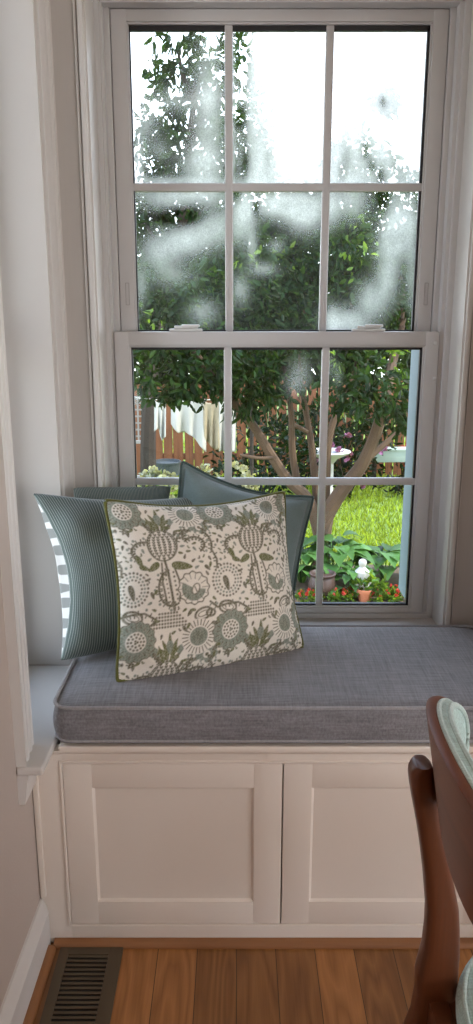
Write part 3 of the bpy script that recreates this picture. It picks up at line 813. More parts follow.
def pillow(name, c, T, pinch, n, mats, Tb=None, p=.5, wr=.004, seed=0, pinch_v=None, flange=0.0, bend=0.0, paint=False, backbulge=0.0, ears=0.0):
    """c: corners BL,BR,TR,TL.  The face is a grid swollen along the normal; the back mirrors it."""
    c = [Vector(q) for q in c]
    nrm = ((c[1] - c[0]) + (c[2] - c[3])).cross((c[3] - c[0]) + (c[2] - c[1])).normalized()    # towards the viewer
    C = np.array([list(q) for q in c]); NR = np.array(list(nrm))
    a = np.linspace(-1, 1, n)
    X, Y = np.meshgrid(a, a)
    ks = 1 - flange
    Ct = C.mean(0)

    def surf(X, Y, side, T):
        pl, pr, pb_, pt = pinch                       # how far the left, right, bottom and top edges draw in
        x = X * (1 - (pl + (pr - pl) * (X + 1) / 2) * (1 - Y ** 2) * np.abs(X)); y = Y * (1 - (pb_ + (pt - pb_) * (Y + 1) / 2) * (1 - X ** 2) * np.abs(Y))
        rc = 1.012 - .03 * (np.abs(X) * np.abs(Y)) ** 8; x = x * rc; y = y * rc      # corners turned round, not to a point
        if side < 0 and backbulge:
            x = x * (1 + backbulge * (1 - X ** 4) ** .5 * (1 - Y ** 2))
        u, v = (x + 1) / 2, (y + 1) / 2
        P = ((1 - u) * (1 - v))[..., None] * C[0] + (u * (1 - v))[..., None] * C[1] + (u * v)[..., None] * C[2] + ((1 - u) * v)[..., None] * C[3]
        xs, ys = np.clip(X / ks, -1, 1), np.clip(Y / ks, -1, 1)
        base = np.clip((1 - xs ** 2) * (1 - ys ** 2), 0, 1)
        t = T * base ** p
        edge = np.clip(base * 6, 0, 1)
        g = np.random.default_rng(seed + (5 if side < 0 else 0))
        w = np.zeros(X.shape)
        for k in range(9):      # soft folds that run in from the corners and edges
            cx, cy = g.choice([-1, 1]) * g.uniform(.6, 1), g.choice([-1, 1]) * g.uniform(.6, 1); an = g.uniform(0, 3.14); fr = g.uniform(5, 11)
            r2 = (X - cx) ** 2 + (Y - cy) ** 2
            w += np.sin(fr * (X * math.cos(an) + Y * math.sin(an)) + g.uniform(0, 6)) * np.exp(-r2 / .35)
        t = t + wr * w * edge
        if flange: t = np.maximum(t, 0) + .0022
        sag = bend * (X ** 2)
        off = side * t - sag
        if ears:
            off = off + ears * np.clip((np.abs(X) + np.abs(Y) - 1.45) / .55, 0, 1) ** 1.5
        return P + off[..., None] * NR
    A = surf(X, Y, 1, T); B = surf(X, Y, -1, Tb or T)
    V = list(map(tuple, A.reshape(-1, 3))); idx = np.arange(n * n).reshape(n, n)
    bidx = np.full((n, n), -1); k = n * n
    rim = not flange
    for j in range(n):
        for i in range(n):
            if rim and (i in (0, n - 1) or j in (0, n - 1)): bidx[j, i] = idx[j, i]
            else:
                bidx[j, i] = k; V.append(tuple(B[j, i])); k += 1
    Fc = []
    q = lambda I, f: [f(j, i) for j in range(n - 1) for i in range(n - 1)]
    F1 = q(idx, lambda j, i: [int(idx[j, i]), int(idx[j, i + 1]), int(idx[j + 1, i + 1]), int(idx[j + 1, i])])
    F2 = q(bidx, lambda j, i: [int(bidx[j, i]), int(bidx[j + 1, i]), int(bidx[j + 1, i + 1]), int(bidx[j, i + 1])])
    F3 = []
    loopi = [(0, i) for i in range(n)] + [(j, n - 1) for j in range(1, n)] + [(n - 1, i) for i in range(n - 2, -1, -1)] + [(j, 0) for j in range(n - 2, 0, -1)]
    if flange:
        m = len(loopi)
        for k2 in range(m):
            a_, b_ = loopi[k2], loopi[(k2 + 1) % m]; F3.append([int(idx[a_]), int(bidx[a_]), int(bidx[b_]), int(idx[b_])])
    me = mesh(name, V, F1 + F2 + F3, 50)
    uv = me.uv_layers.new(name='UVMap')
    U = np.zeros((len(V), 2), np.float32); U[:n * n, 0] = ((X + 1) / 2).ravel(); U[:n * n, 1] = ((Y + 1) / 2).ravel()
    for j in range(n):
        for i in range(n):
            U[bidx[j, i]] = ((X[j, i] + 1) / 2, (Y[j, i] + 1) / 2)
    li = np.zeros(len(me.loops), np.int32); me.loops.foreach_get('vertex_index', li); uv.data.foreach_set('uv', U[li].ravel())
    if paint:
        at_ = me.attributes.new('print', 'FLOAT_COLOR', 'POINT'); colr = np.ones((len(V), 4), np.float32)
        img = block_print((X + 1) / 2, (Y + 1) / 2); colr[:n * n, :3] = img.reshape(-1, 3); colr[n * n:, :3] = (.78, .72, .63)
        for j in range(n):
            for i in range(n): colr[bidx[j, i], :3] = img[j, i]
        at_.data.foreach_set('color', colr.ravel())
    mats = mats if isinstance(mats, list) else [mats]
    o = link(name, me, mats)
    if len(mats) > 1:
        mi = np.zeros(len(me.polygons), np.int32); mi[len(F1):] = 1; me.polygons.foreach_set('material_index', mi)
    edge = [tuple(A[l]) for l in loopi]
    return o, edge, nrm


# patterned pillow in front
ptA = [(-0.2495, 1.4593, 0.5704), (0.1544, 1.6295, 0.5704), (0.1119, 1.7473, 0.9114), (-0.2802, 1.5791, 0.9317)]
pa, edge, _ = pillow('throw_pillow', ptA, .090, (.10, .09, -.03, .15), 300, M['print'], p=.55, wr=.0075, seed=4, paint=True)
tag(pa, 'cream throw pillow block-printed with green thistles and flowers, olive piped edge', 'pillow')
b = MB(); b.tube(edge[::3], .0042, 8, True); b.build('piping', M['olive'], pa)

# striped pillow leaning into the left corner
ptB = [(-0.3891, 1.5583, 0.5694), (-0.0445, 1.7276, 0.5674), (-0.0742, 1.8265, 0.8842), (-0.449, 1.6384, 0.9337)]
pb, edge, _ = pillow('throw_pillow', ptB, .075, (.26, .10, .04, .10), 90, [M['stripe'], M['circle']], Tb=.05, p=.45, wr=.006, seed=9, backbulge=.30)
tag(pb, 'teal ticking-striped throw pillow with white oval-printed back, leaning in the left corner', 'pillow')

# second striped pillow tucked behind
ptC = [(-0.3514, 1.7226, 0.607), (-0.2228, 1.8315, 0.5872), (-0.16, 1.8661, 0.8981), (-0.3712, 1.7028, 0.9297)]
pc, edge, _ = pillow('throw_pillow', ptC, .030, (.06, .06, .05, .02), 60, M['stripe'], p=.5, wr=.003, seed=15)
tag(pc, 'striped blue-green throw pillow hidden behind the others, only its top edge showing', 'pillow')

# plain teal pillow with flanged edge
ptD = [(-0.193, 1.7721, 0.6268), (0.1311, 1.7582, 0.5704), (0.1896, 1.8463, 0.8768), (-0.1327, 1.8315, 0.9693)]
pd, edge, _ = pillow('throw_pillow', ptD, .085, (.08, .06, .0, .17), 90, M['teal'], p=.45, wr=.004, seed=21, flange=.07, ears=.015)
tag(pd, 'plain teal throw pillow with a flanged edge, leaning against the window', 'pillow')
b = MB(); b.tube(edge[::2], .003, 6, True); b.build('edge_binding', M['tealedge'], pd)

# ------------------------------------------------------------------ floor register
VX0, VX1, VY0, VY1 = -.374, -.240, 1.075, 1.362
v = empty('floor_vent', ((VX0 + VX1) / 2, (VY0 + VY1) / 2, 0), 'bronze metal floor register with cross louvres let into the oak floor', 'vent')
gx0, gx1, gy0, gy1 = VX0 + .021, VX1 - .029, VY0 + .02, VY1 - .02
b = MB(); b.box(VX0, gx0, VY0, VY1, .0002, .0055, .0025).box(gx1, VX1, VY0, VY1, .0002, .0055, .0025).box(gx0 - .002, gx1 + .002, VY0, gy0, .0002, .0053, .0025).box(gx0 - .002, gx1 + .002, gy1, VY1, .0002, .0053, .0025)
b.build('face_plate', M['vent'], v)
MB().box(gx0 - .001, gx1 + .001, gy0 - .001, gy1 + .001, .0002, .0008, 0).build('duct_opening', M['duct'], v, None)
k = 0; y = gy0 + .004
b = MB()
while y < gy1 - .004:
    b.raw([(gx0, y, .0048), (gx1, y, .0048), (gx1, y + .0058, .0048), (gx0, y + .0058, .0048), (gx0, y + .0015, .0012), (gx1, y + .0015, .0012), (gx1, y + .0045, .0012), (gx0, y + .0045, .0012)],
          [[0, 1, 2, 3], [4, 7, 6, 5], [0, 4, 5, 1], [3, 2, 6, 7], [0, 3, 7, 4], [1, 5, 6, 2]]); y += .0112
b.build('louvre', M['vent'], v, None)

# ------------------------------------------------------------------ dining chair
CHX, CHY = .48, .70
ch = empty('dining_chair', (CHX, CHY, 0), 'walnut dining chair with mint tweed seat and oval back', 'chair')


def loft(sections, k=None):
    """sections: equal-length rings of points"""
    n = len(sections[0]); V = [p for s_ in sections for p in s_]; Fc = []
    for i in range(len(sections) - 1):
        for j in range(n): Fc.append([i * n + j, i * n + (j + 1) % n, (i + 1) * n + (j + 1) % n, (i + 1) * n + j])
    Fc.append(list(range(n))[::-1]); Fc.append([(len(sections) - 1) * n + j for j in range(n)])
    return V, Fc


def rrect(cx, cy, hx, hy, r, k=4):
    out = []
    for sx, sy, a0 in ((1, 1, 0), (-1, 1, 90), (-1, -1, 180), (1, -1, 270)):
        for j in range(k + 1):
            a = R(a0 + 90 * j / k); out.append((cx + sx * (hx - r) + r * math.cos(a), cy + sy * (hy - r) + r * math.sin(a)))
    return out


# back posts: height, rear edge x, front edge x
POST = [(.000, .130, .160), (.10, .160, .200), (.20, .188, .240), (.30, .215, .271), (.345, .227, .284), (.387, .2375, .291), (.426, .2405, .2935), (.455, .239, .2935), (.498, .2460, .2930), (.53, .2472, .2905), (.56, .2465, .2873), (.61, .2403, .2755), (.65, .234, .266),
        (.6835, .2276, .2575), (.72, .2195, .250), (.740, .2155, .2455), (.752, .2138, .244), (.760, .2142, .243), (.766, .2165, .241), (.769, .2210, .237)]
for sgn in (1, -1):
    y0 = CHY + sgn * .147
    S = []
    for z, a, c in POST:
        th = .0165
        yy = y0 + sgn * (.02 * max(0, (.42 - z)) / .42)
        S.append([(x, y, z) for x, y in rrect((a + c) / 2, yy, (c - a) / 2, th, min(.010, (c - a) * .4, th * .6))])
    MB().raw(*loft(S)).build('back_leg', M['walnut'], ch, 50)
for sgn in (1, -1):
    S = []
    for z, x, r in ((0, .735, .012), (.15, .728, .0155), (.3, .721, .019), (.40, .716, .021), (.43, .715, .021)):
        S.append([(px, py, z) for px, py in rrect(x - .035, CHY + sgn * (.205 - z * .03), r, r, r * .6)])
    MB().raw(*loft(S)).build('front_leg', M['walnut'], ch, 50)
b = MB()
b.box(.27, .685, CHY + .130, CHY + .155, .365, .422, .005).box(.27, .685, CHY - .155, CHY - .130, .365, .422, .005).box(.255, .282, CHY - .14, CHY + .14, .365, .422, .005).box(.66, .685, CHY - .19, CHY + .19, .365, .422, .005)
b.build('seat_frame', M['walnut'], ch)


def superellipse_pad(n_r, n_t, f):
    V, Fc = [], []
    for i in range(n_r + 1):
        for j in range(n_t):
            V.append(f(i / n_r, 2 * math.pi * j / n_t))
    for i in range(n_r):
        for j in range(n_t): Fc.append([i * n_t + j, i * n_t + (j + 1) % n_t, (i + 1) * n_t + (j + 1) % n_t, (i + 1) * n_t + j])
    return V, Fc


def se(t, e):
    c, s_ = math.cos(t), math.sin(t)
    return math.copysign(abs(c) ** (2 / e), c), math.copysign(abs(s_) ** (2 / e), s_)


# oval back: shell + upholstered pad, wrapped towards the sitter, leaning back
BA, BB, BC = .222, .083, .791


def backpt(u, w, off):
    """u along the width (-1..1), w up (-1..1), off in front of the shell's rear face"""
    y = BA * u; z = BB * w
    x = .2205 + .80 * y * y + .024 * abs(u) ** 4 - z * .17
    nx, ny = 1.0, -1.6 * y - .43 * u ** 3; l = math.hypot(nx, ny)
    return (x + off * nx / l, CHY + y + off * ny / l, BC + z)


def closed_shell(name, o0, o1, scale, e, mat, parent, edge_r, puff=0.0, nt=72, nr=14):
    V, Fc = [], []
    rows = []
    for k in range(1, nr + 1):                          # rear face outwards
        rows.append((k / nr * (scale - edge_r * .6), o0))
    for k in range(1, 6):
        a = math.pi * k / 6; rows.append((scale - edge_r * .6 + edge_r * .6 * math.sin(a), o0 + (o1 - o0) * (1 - math.cos(a)) / 2))
    for k in range(nr, 0, -1):
        rows.append((k / nr * (scale - edge_r * .6), o1))
    for s_, o_ in rows:
        for j in range(nt):
            cx, cz = se(2 * math.pi * j / nt, e)
            front = (o_ == o1)
            ex = puff * max(0, 1 - (s_ / scale) ** 2.6) if front else 0
            V.append(backpt(cx * s_, cz * s_, o_ + ex))
    n = len(rows)
    for i in range(n - 1):
        for j in range(nt): Fc.append([i * nt + j, i * nt + (j + 1) % nt, (i + 1) * nt + (j + 1) % nt, (i + 1) * nt + j])
    V += [backpt(0, 0, o0), backpt(0, 0, o1 + puff)]; a, b_ = len(V) - 2, len(V) - 1
    for j in range(nt): Fc.append([a, (j + 1) % nt, j]); Fc.append([b_, (n - 1) * nt + j, (n - 1) * nt + (j + 1) % nt])
    return MB().raw(V, Fc).build(name, mat, parent, 45)


closed_shell('backrest_shell', .000, .012, 1.0, 2.15, M['walnuty'], ch, .022)
bp_ = closed_shell('back_cushion', .0122, .026, .975, 2.15, M['mint'], ch, .05, .004)
pts = [backpt(*(q * .945 for q in se(2 * math.pi * j / 72, 2.15)), .0265) for j in range(72)]
MB().tube(pts, .0038, 8, True).build('piping', M['mintpipe'], bp_)
pts = [backpt(*(q * .968 for q in se(2 * math.pi * j / 72, 2.15)), .0145) for j in range(72)]
MB().tube(pts, .0034, 8, True).build('piping', M['mintpipe'], bp_)

# seat cushion of the chair
V, Fc = [], []
rows = [(1.0 * k / 8, .422) for k in range(1, 8)] + [(.985, .424), (1.0, .432), (1.004, .441), (.995, .450), (.975, .457), (.94, .462)] + [(.94 * (7 - k) / 7, .462 + .012 * (1 - ((7 - k) / 7) ** 2)) for k in range(1, 7)]
nt = 64
for s_, z in rows:
    for j in range(nt):
        cx, cy = se(2 * math.pi * j / nt, 3.2); wdt = .215 + .025 * (cx * .5 + .5)
        V.append((.507 + .232 * cx * s_, CHY + wdt * cy * s_, z))
n = len(rows)
for i in range(n - 1):
    for j in range(nt): Fc.append([i * nt + j, i * nt + (j + 1) % nt, (i + 1) * nt + (j + 1) % nt, (i + 1) * nt + j])
Fc.append(list(range(nt))[::-1]); Fc.append([(n - 1) * nt + j for j in range(nt)])
sc_ = MB().raw(V, Fc).build('seat', M['mint'], ch, 50)
pts = [(.507 + .232 * .965 * se(2 * math.pi * j / 64, 3.2)[0], CHY + (.215 + .025 * (se(2 * math.pi * j / 64, 3.2)[0] * .5 + .5)) * .965 * se(2 * math.pi * j / 64, 3.2)[1], 0.4600) for j in range(64)]
MB().tube(pts, .0035, 8, True).build('piping', M['mintpipe'], sc_)

# ------------------------------------------------------------------ garden
GZ = -.90
b = MB(); b.box(-14, 14, 2.10, 30, GZ - .2, GZ, 0); struct(b.build('ground', M['turf'], sm=None))


def rp(n): return rng.random(n)


def leaves_mesh(name, P, D, size, mat, parent=None, wid=.42, curl=.25, kind=None):
    """P positions, D pointing directions; each leaf is a folded six-point blade"""
    n = len(P); D = D / (np.linalg.norm(D, axis=1, keepdims=True) + 1e-9)
    up = rng.normal(size=(n, 3)); S = np.cross(D, up); S /= np.linalg.norm(S, axis=1, keepdims=True) + 1e-9
    Nn = np.cross(S, D); s = np.asarray(size).reshape(-1, 1) * np.ones((n, 1))
    v = np.stack([P, P + D * s * .38 + S * s * wid * .5 + Nn * s * .08, P + D * s * .8 + S * s * wid * .32 - Nn * s * curl * .2, P + D * s - Nn * s * curl * .6, P + D * s * .8 - S * s * wid * .32 - Nn * s * curl * .2, P + D * s * .38 - S * s * wid * .5 + Nn * s * .08], 1).reshape(-1, 3)
    i = np.arange(n)[:, None] * 6
    f = np.concatenate([i + np.array([[0, 1, 2, 3]]), i + np.array([[0, 3, 4, 5]])], 0)
    me = bpy.data.meshes.new(name)
    me.vertices.add(len(v)); me.vertices.foreach_set('co', v.astype(np.float32).ravel())
    me.loops.add(f.size); me.loops.foreach_set('vertex_index', f.astype(np.int32).ravel())
    me.polygons.add(len(f)); me.polygons.foreach_set('loop_start', np.arange(0, f.size, 4, dtype=np.int32)); me.polygons.foreach_set('loop_total', np.full(len(f), 4, np.int32))
    me.update(calc_edges=True)
    o = link(name, me, mat, parent)
    if kind: o['kind'] = kind
    return o


def blob_leaves(blobs, dens, droop=.5):
    """blobs: (centre, (rx,ry,rz), weight) -> leaf positions, mostly in the outer half of each clump, and directions"""
    Ps, Ds = [], []
    for c, r, w in blobs:
        n = int(dens * w * r[0] * r[2] * 4)
        d = rng.normal(size=(n, 3)); d /= np.linalg.norm(d, axis=1, keepdims=True)
        rad = (.35 + .65 * rp(n) ** .6)[:, None]
        # small twiggy tufts instead of an even cloud
        k = max(4, n // 22); tc = rng.normal(size=(k, 3)); tc /= np.linalg.norm(tc, axis=1, keepdims=True); tr = (.45 + .6 * rp(k) ** .7)[:, None]
        T = tc * tr; pick = rng.integers(0, k, n)
        q = T[pick] + rng.normal(size=(n, 3)) * .16
        mixm = (rp(n) < .75)[:, None]
        q = np.where(mixm, q, d * rad)
        Ps.append(np.array(c) + q * np.array(r)); Ds.append(q * .6 + rng.normal(size=(n, 3)) * .55 + np.array((0, -.15, -droop)))
    return np.concatenate(Ps), np.concatenate(Ds)


def limb(mb, pts, r0, r1, k=9):
    """smoothed tapering limb"""
    P = [Vector(p) for p in pts]; out = []
    for i in range(len(P) - 1):
        p0, p1, p2, p3 = P[max(i - 1, 0)], P[i], P[i + 1], P[min(i + 2, len(P) - 1)]
        for t in np.linspace(0, 1, 6, endpoint=False):
            out.append(.5 * ((2 * p1) + (p2 - p0) * t + (2 * p0 - 5 * p1 + 4 * p2 - p3) * t * t + (-p0 + 3 * p1 - 3 * p2 + p3) * t ** 3))
    out.append(P[-1]); n = len(out); r0 *= .82; r1 *= .82
    mb.tube(out, [r0 + (r1 - r0) * i / (n - 1) for i in range(n)], k)


def bl(px, py, Y, rx, rz, ry=None, w=1.0):
    c = at(px, py, Y); s = Y / F
    return (tuple(c), (rx * s, (ry if ry else (rx + rz) / 2) * s, rz * s), w)


# the many-stemmed tree by the window
ty = 6.5
base = at(321, 578, ty); base.z = GZ
tree = empty('tree', base, 'broad-leaved garden tree with several tan smooth stems rising from the hosta bed', 'tree')
b = MB(); q = lambda px, py, dy=0: at(px, py, ty + dy)
limb(b, [base + Vector((0, 0, -.1)), q(321, 566), q(323, 540), q(327, 515), q(343, 489), q(361, 466), q(374, 438), q(384, 405), q(392, 365, .2), q(402, 320, .4), q(398, 270, .5)], .105, .035)
limb(b, [q(322, 545), q(316, 520), q(306, 497), q(288, 480), q(271, 455), q(254, 427), q(238, 408, -.1), q(215, 380, -.3), q(190, 345, -.4)], .075, .028)
b.build('trunk', M['bark'], tree)
b = MB(); limb(b, [q(312, 506, .1), q(300, 490, .15), q(295, 470, .2), q(292, 445, .2), q(291, 412, .2), q(284, 370, .3), q(278, 320, .4)], .052, .022); b.build('stem', M['bark'], tree)
b = MB(); limb(b, [q(320, 520, .1), q(316, 490, .2), q(312, 450, .25), q(306, 412, .3), q(300, 370, .3), q(305, 310, .3)], .05, .02); b.build('stem', M['bark'], tree)
b = MB(); limb(b, [q(325, 512, .1), q(326, 480, .1), q(328, 445, .1), q(334, 420, .15), q(346, 394, .2), q(356, 360, .3), q(350, 300, .4)], .055, .02); b.build('stem', M['bark'], tree)
b = MB(); limb(b, [q(291, 424, .2), q(300, 428, .2), q(307, 432, .25)], .026, .024); b.build('branch', M['bark'], tree)
b = MB(); limb(b, [q(376, 430), q(392, 405, -.1), q(412, 372, -.2), q(430, 340, -.2)], .035, .015); b.build('branch', M['bark'], tree)
b = MB(); limb(b, [q(362, 463), q(380, 448, .1), q(405, 425, .2), q(428, 395, .2)], .04, .018); b.build('branch', M['bark'], tree)
b = MB(); limb(b, [q(352, 385, .3), q(372, 352, .2), q(388, 330, .2)], .024, .012); b.build('branch', M['bark'], tree)
b = MB(); limb(b, [q(240, 455, -.2), q(258, 458, -.2), q(272, 458, -.1)], .014, .02); b.build('branch', M['bark'], tree)
low = [bl(362, 166, 7.2, 28, 26, w=1.6), bl(384, 104, 7.3, 9, 12, w=5), bl(388, 200, 7.2, 30, 30, w=1.6), bl(340, 205, 7.3, 24, 30, w=1.4), bl(340, 165, 7.3, 16, 26, w=.7), bl(246, 140, 7.6, 22, 40, w=1.6), bl(268, 160, 7.5, 10, 20, w=2), bl(262, 205, 7.4, 38, 30, w=1.6), bl(310, 215, 7.4, 36, 28, w=1.6), bl(240, 60, 7.8, 14, 34, w=.7),
       bl(160, 372, 6.0, 40, 34), bl(205, 355, 6.2, 45, 40), bl(190, 392, 6.1, 40, 16), bl(250, 365, 6.4, 40, 44), bl(245, 400, 6.4, 36, 16), bl(295, 360, 6.6, 40, 40), bl(330, 350, 6.9, 40, 34), bl(372, 388, 6.0, 44, 32), bl(345, 392, 6.2, 28, 26), bl(402, 400, 6.2, 30, 26),
       bl(150, 330, 6.2, 46, 30), bl(250, 300, 6.6, 46, 34), bl(300, 310, 6.7, 44, 30), bl(200, 300, 6.4, 40, 36), bl(155, 290, 6.4, 36, 36), bl(350, 300, 6.8, 44, 40), bl(345, 250, 6.8, 42, 38), bl(395, 345, 7.0, 34, 24), bl(290, 262, 6.9, 44, 26), bl(240, 258, 6.8, 40, 26), bl(400, 300, 7.0, 40, 34, w=.6)]
P_, D_ = blob_leaves(low, 1150)
leaves_mesh('foliage', P_, D_, .058 + .05 * rp(len(P_)), M['leaf'], tree)
bright = [bl(405, 354, 5.9, 22, 10), bl(385, 344, 5.9, 30, 8), bl(412, 380, 5.9, 14, 14, w=.7), bl(336, 362, 5.9, 10, 8), bl(280, 256, 6.0, 50, 8, w=.35), bl(360, 250, 6.1, 36, 40, w=.14), bl(170, 310, 5.8, 40, 16, w=.2), bl(405, 322, 7.4, 20, 12), bl(352, 410, 7.3, 18, 10), bl(145, 345, 7.4, 14, 10), bl(205, 318, 7.4, 20, 8), bl(270, 262, 7.4, 40, 8), bl(375, 250, 7.4, 18, 20, w=.6)]  # lighter leaves as lit patches, the sunlight put into their colour
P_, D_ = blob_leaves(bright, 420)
leaves_mesh('sun_painted_foliage', P_, D_, .045 + .035 * rp(len(P_)), M['leafbright'], tree)

# taller tree to the left
lb = at(148, 470, 9.2); lb.z = GZ
t2 = empty('tree', lb, 'tall loose-crowned tree at the left, its top against the sky', 'tree')
b = MB(); q = lambda px, py, dy=0: at(px, py, 9.2 + dy)
limb(b, [lb + Vector((0, 0, -.1)), q(148, 440), q(151, 380), q(163, 300), q(183, 220), q(190, 140), q(197, 70)], .13, .03)
for a in ([(168, 280), (158, 245), (142, 220)], [(184, 200), (168, 170), (150, 150)], [(188, 150), (205, 115), (228, 90)], [(193, 100), (183, 75), (178, 50)], [(180, 250), (200, 215), (222, 195)]): limb(b, [q(*p_) for p_ in a], .05, .015, 7)
b.build('trunk', M['darkbark'], t2)
tl = [bl(197, 52, 9.0, 18, 20), bl(190, 70, 9.2, 22, 14), bl(212, 80, 9.3, 18, 26), bl(168, 82, 9.2, 20, 14), bl(160, 108, 9.2, 18, 12), bl(190, 110, 9.4, 26, 18), bl(150, 70, 9.3, 6, 6), bl(175, 130, 9.2, 30, 16), bl(210, 130, 9.5, 22, 22), bl(150, 150, 9.2, 22, 24), bl(180, 165, 9.3, 32, 22), bl(215, 165, 9.5, 18, 20),
      bl(155, 190, 9.3, 30, 22, w=1.5), bl(195, 200, 9.4, 36, 26, w=1.5), bl(160, 225, 9.3, 36, 30, w=1.6), bl(215, 215, 9.6, 26, 40, w=1.4), bl(210, 240, 9.5, 40, 30), bl(170, 270, 9.4, 40, 30), bl(238, 165, 9.6, 14, 20, w=.7), bl(240, 60, 9.6, 12, 20, w=.5), bl(176, 36, 9.1, 14, 8), bl(160, 42, 9.1, 8, 10, w=.7), bl(140, 128, 9.2, 10, 14, w=.6)]
P_, D_ = blob_leaves(tl, 560, .7)
leaves_mesh('foliage', P_, D_, .08 + .07 * rp(len(P_)), M['leaf'], t2)

# trees beyond the fence that close the view
for i, (px, py, Y, rx, rz, lab) in enumerate([(150, 330, 16.5, 80, 100, 'dark bushy tree beyond the fence at the far left'), (235, 310, 17.5, 80, 95, 'dark rounded tree beyond the fence, straight behind the white reflection sheets'),
                                              (325, 312, 16.8, 75, 105, 'dark rounded tree beyond the fence, behind the slender stems'), (405, 300, 17.8, 78, 88, 'dark bushy tree beyond the fence at the far right')]):
    c = at(px, py, Y); g = Vector((c.x, Y, GZ))
    t = empty('background_tree', g, lab, 'tree', 'trees beyond the fence')
    b = MB(); limb(b, [g + Vector((0, 0, -.1)), g + Vector((.1, 0, 1.4)), Vector((c.x, Y, c.z))], .2, .08, 8); b.build('trunk', M['darkbark'], t)
    bb = []
    for k in range(16):
        a, e = rng.uniform(0, 6.28), rng.uniform(-.9, 1)
        bb.append(bl(px + rx * .75 * math.cos(a) * (1 - .3 * abs(e)), py - rz * .72 * e, Y + rng.uniform(-.8, .8), rx * .42, rz * .3))
    bb.append(bl(px, py, Y, rx * .7, rz * .8))
    P_, D_ = blob_leaves(bb, 110)
    leaves_mesh('foliage', P_, D_, .20 + .14 * rp(len(P_)), M['leafdark'], t)

# cedar fence
fy = 10.8
fn = empty('fence', (0, fy, GZ), 'weathered orange-brown board fence across the back of the garden', 'fence')
b = MB(); x = -5.2; k = 0
while x < 6.4:
    w = rng.uniform(.10, .14); h = 1.36 + rng.uniform(-.02, .02)
    b.prism([(x, GZ + .03), (x + w, GZ + .03), (x + w, GZ + h - .05), (x + w * .75, GZ + h), (x + w * .25, GZ + h), (x, GZ + h - .05)], 'Y', fy, fy + .02); x += w + rng.uniform(.008, .03)
b.build('board', M['cedar'], fn, None)
for z in (.25, 1.05):
    b = MB(); b.box(-5.2, 6.4, fy + .02, fy + .06, GZ + z, GZ + z + .09, .004); b.build('rail', M['cedar'], fn)
for x in np.arange(-5, 6.5, 2.3):
    b = MB(); b.box(x, x + .1, fy + .06, fy + .16, GZ, GZ + 1.32, .006); b.build('post', M['cedar'], fn)

# white lattice panel standing at the left
c = at(139, 395, 9.6); lat = empty('lattice_trellis', (c.x, 9.6, GZ), 'white wooden lattice trellis beside the brown fence at the left edge of the view', 'trellis')
x0, x1, z1 = at(112, 400, 9.6).x, at(146, 400, 9.6).x, at(130, 398, 9.6).z
b = MB()
for x in (x0, x1): b.box(x - .025, x + .025, 9.58, 9.63, GZ, z1 + .03, .003)
for z in (z1, z1 - .55, GZ + .25): b.box(x0, x1, 9.585, 9.625, z - .02, z + .02, .003)
b.build('trellis_frame', M['lattice'], lat)
b = MB()
for k in range(6):
    x = x0 + (x1 - x0) * (k + .5) / 6; b.box(x - .010, x + .010, 9.595, 9.605, z1 - .54, z1 - .02, 0)
for k in range(6):
    z = z1 - .52 + .5 * (k + .5) / 6; b.box(x0 + .02, x1 - .02, 9.606, 9.614, z - .010, z + .010, 0)
b.build('lattice', M['lattice'], lat, None)

# added line and sheets shaped like a pale reflection in the window glass
cy_ = 8.6
A_, B_ = at(118, 396, cy_), at(252, 396, cy_)
ln = MB(); pts = [A_.lerp(B_, t) + Vector((0, 0, -.05 * math.sin(math.pi * t))) for t in np.linspace(0, 1, 14)]
ln.tube(pts, .005, 6)
cl = ln.build('added_line', M['rope']); tag(cl, 'thin added line carrying the sheets that imitate a glass reflection', 'clothes line')
for e, p in enumerate((A_, B_)):
    MB().tube([(p.x, cy_ + .01, GZ - .05), (p.x, cy_ + .01, p.z + .04)], .022, 10).build('line_post', M['darkbark'], cl)


def reflection_sheet(px0, px1, pyt, bottom, mat, lab, seed):
    """added sheet shaped like the glass reflection: bottom = list of image heights along the lower hem"""
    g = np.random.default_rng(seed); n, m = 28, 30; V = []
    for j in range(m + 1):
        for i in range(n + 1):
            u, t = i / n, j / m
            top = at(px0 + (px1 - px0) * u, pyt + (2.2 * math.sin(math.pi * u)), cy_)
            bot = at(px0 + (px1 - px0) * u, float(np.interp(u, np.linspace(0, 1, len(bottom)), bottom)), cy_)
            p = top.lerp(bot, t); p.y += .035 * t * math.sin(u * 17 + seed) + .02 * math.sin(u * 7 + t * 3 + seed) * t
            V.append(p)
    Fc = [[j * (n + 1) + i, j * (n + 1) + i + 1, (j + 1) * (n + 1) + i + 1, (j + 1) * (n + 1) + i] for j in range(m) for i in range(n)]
    o = link('glass_reflection', mesh('glass_reflection', V, Fc, 80), mat); md = o.modifiers.new('thickness', 'SOLIDIFY'); md.thickness = .004
    tag(o, lab, 'reflection', 'sheets for the glass reflection'); return o


reflection_sheet(154, 166, 400, [432, 428, 441, 436], M['reflection'], 'narrow white strip added for a glass reflection, nearest the trellis', 1)
reflection_sheet(171, 206, 399, [424, 433, 432, 436, 444, 452], M['reflection'], 'wide white sheet added for a glass reflection, hem sloping down', 2)
reflection_sheet(203, 221, 401, [438, 444, 450, 447], M['reflection_beige'], 'beige sheet added for a glass reflection, between two white ones', 3)
reflection_sheet(219, 236, 400, [451, 452, 451, 452], M['reflection'], 'narrow straight-hemmed white sheet added for a glass reflection, next to the leaning tree stem', 4)

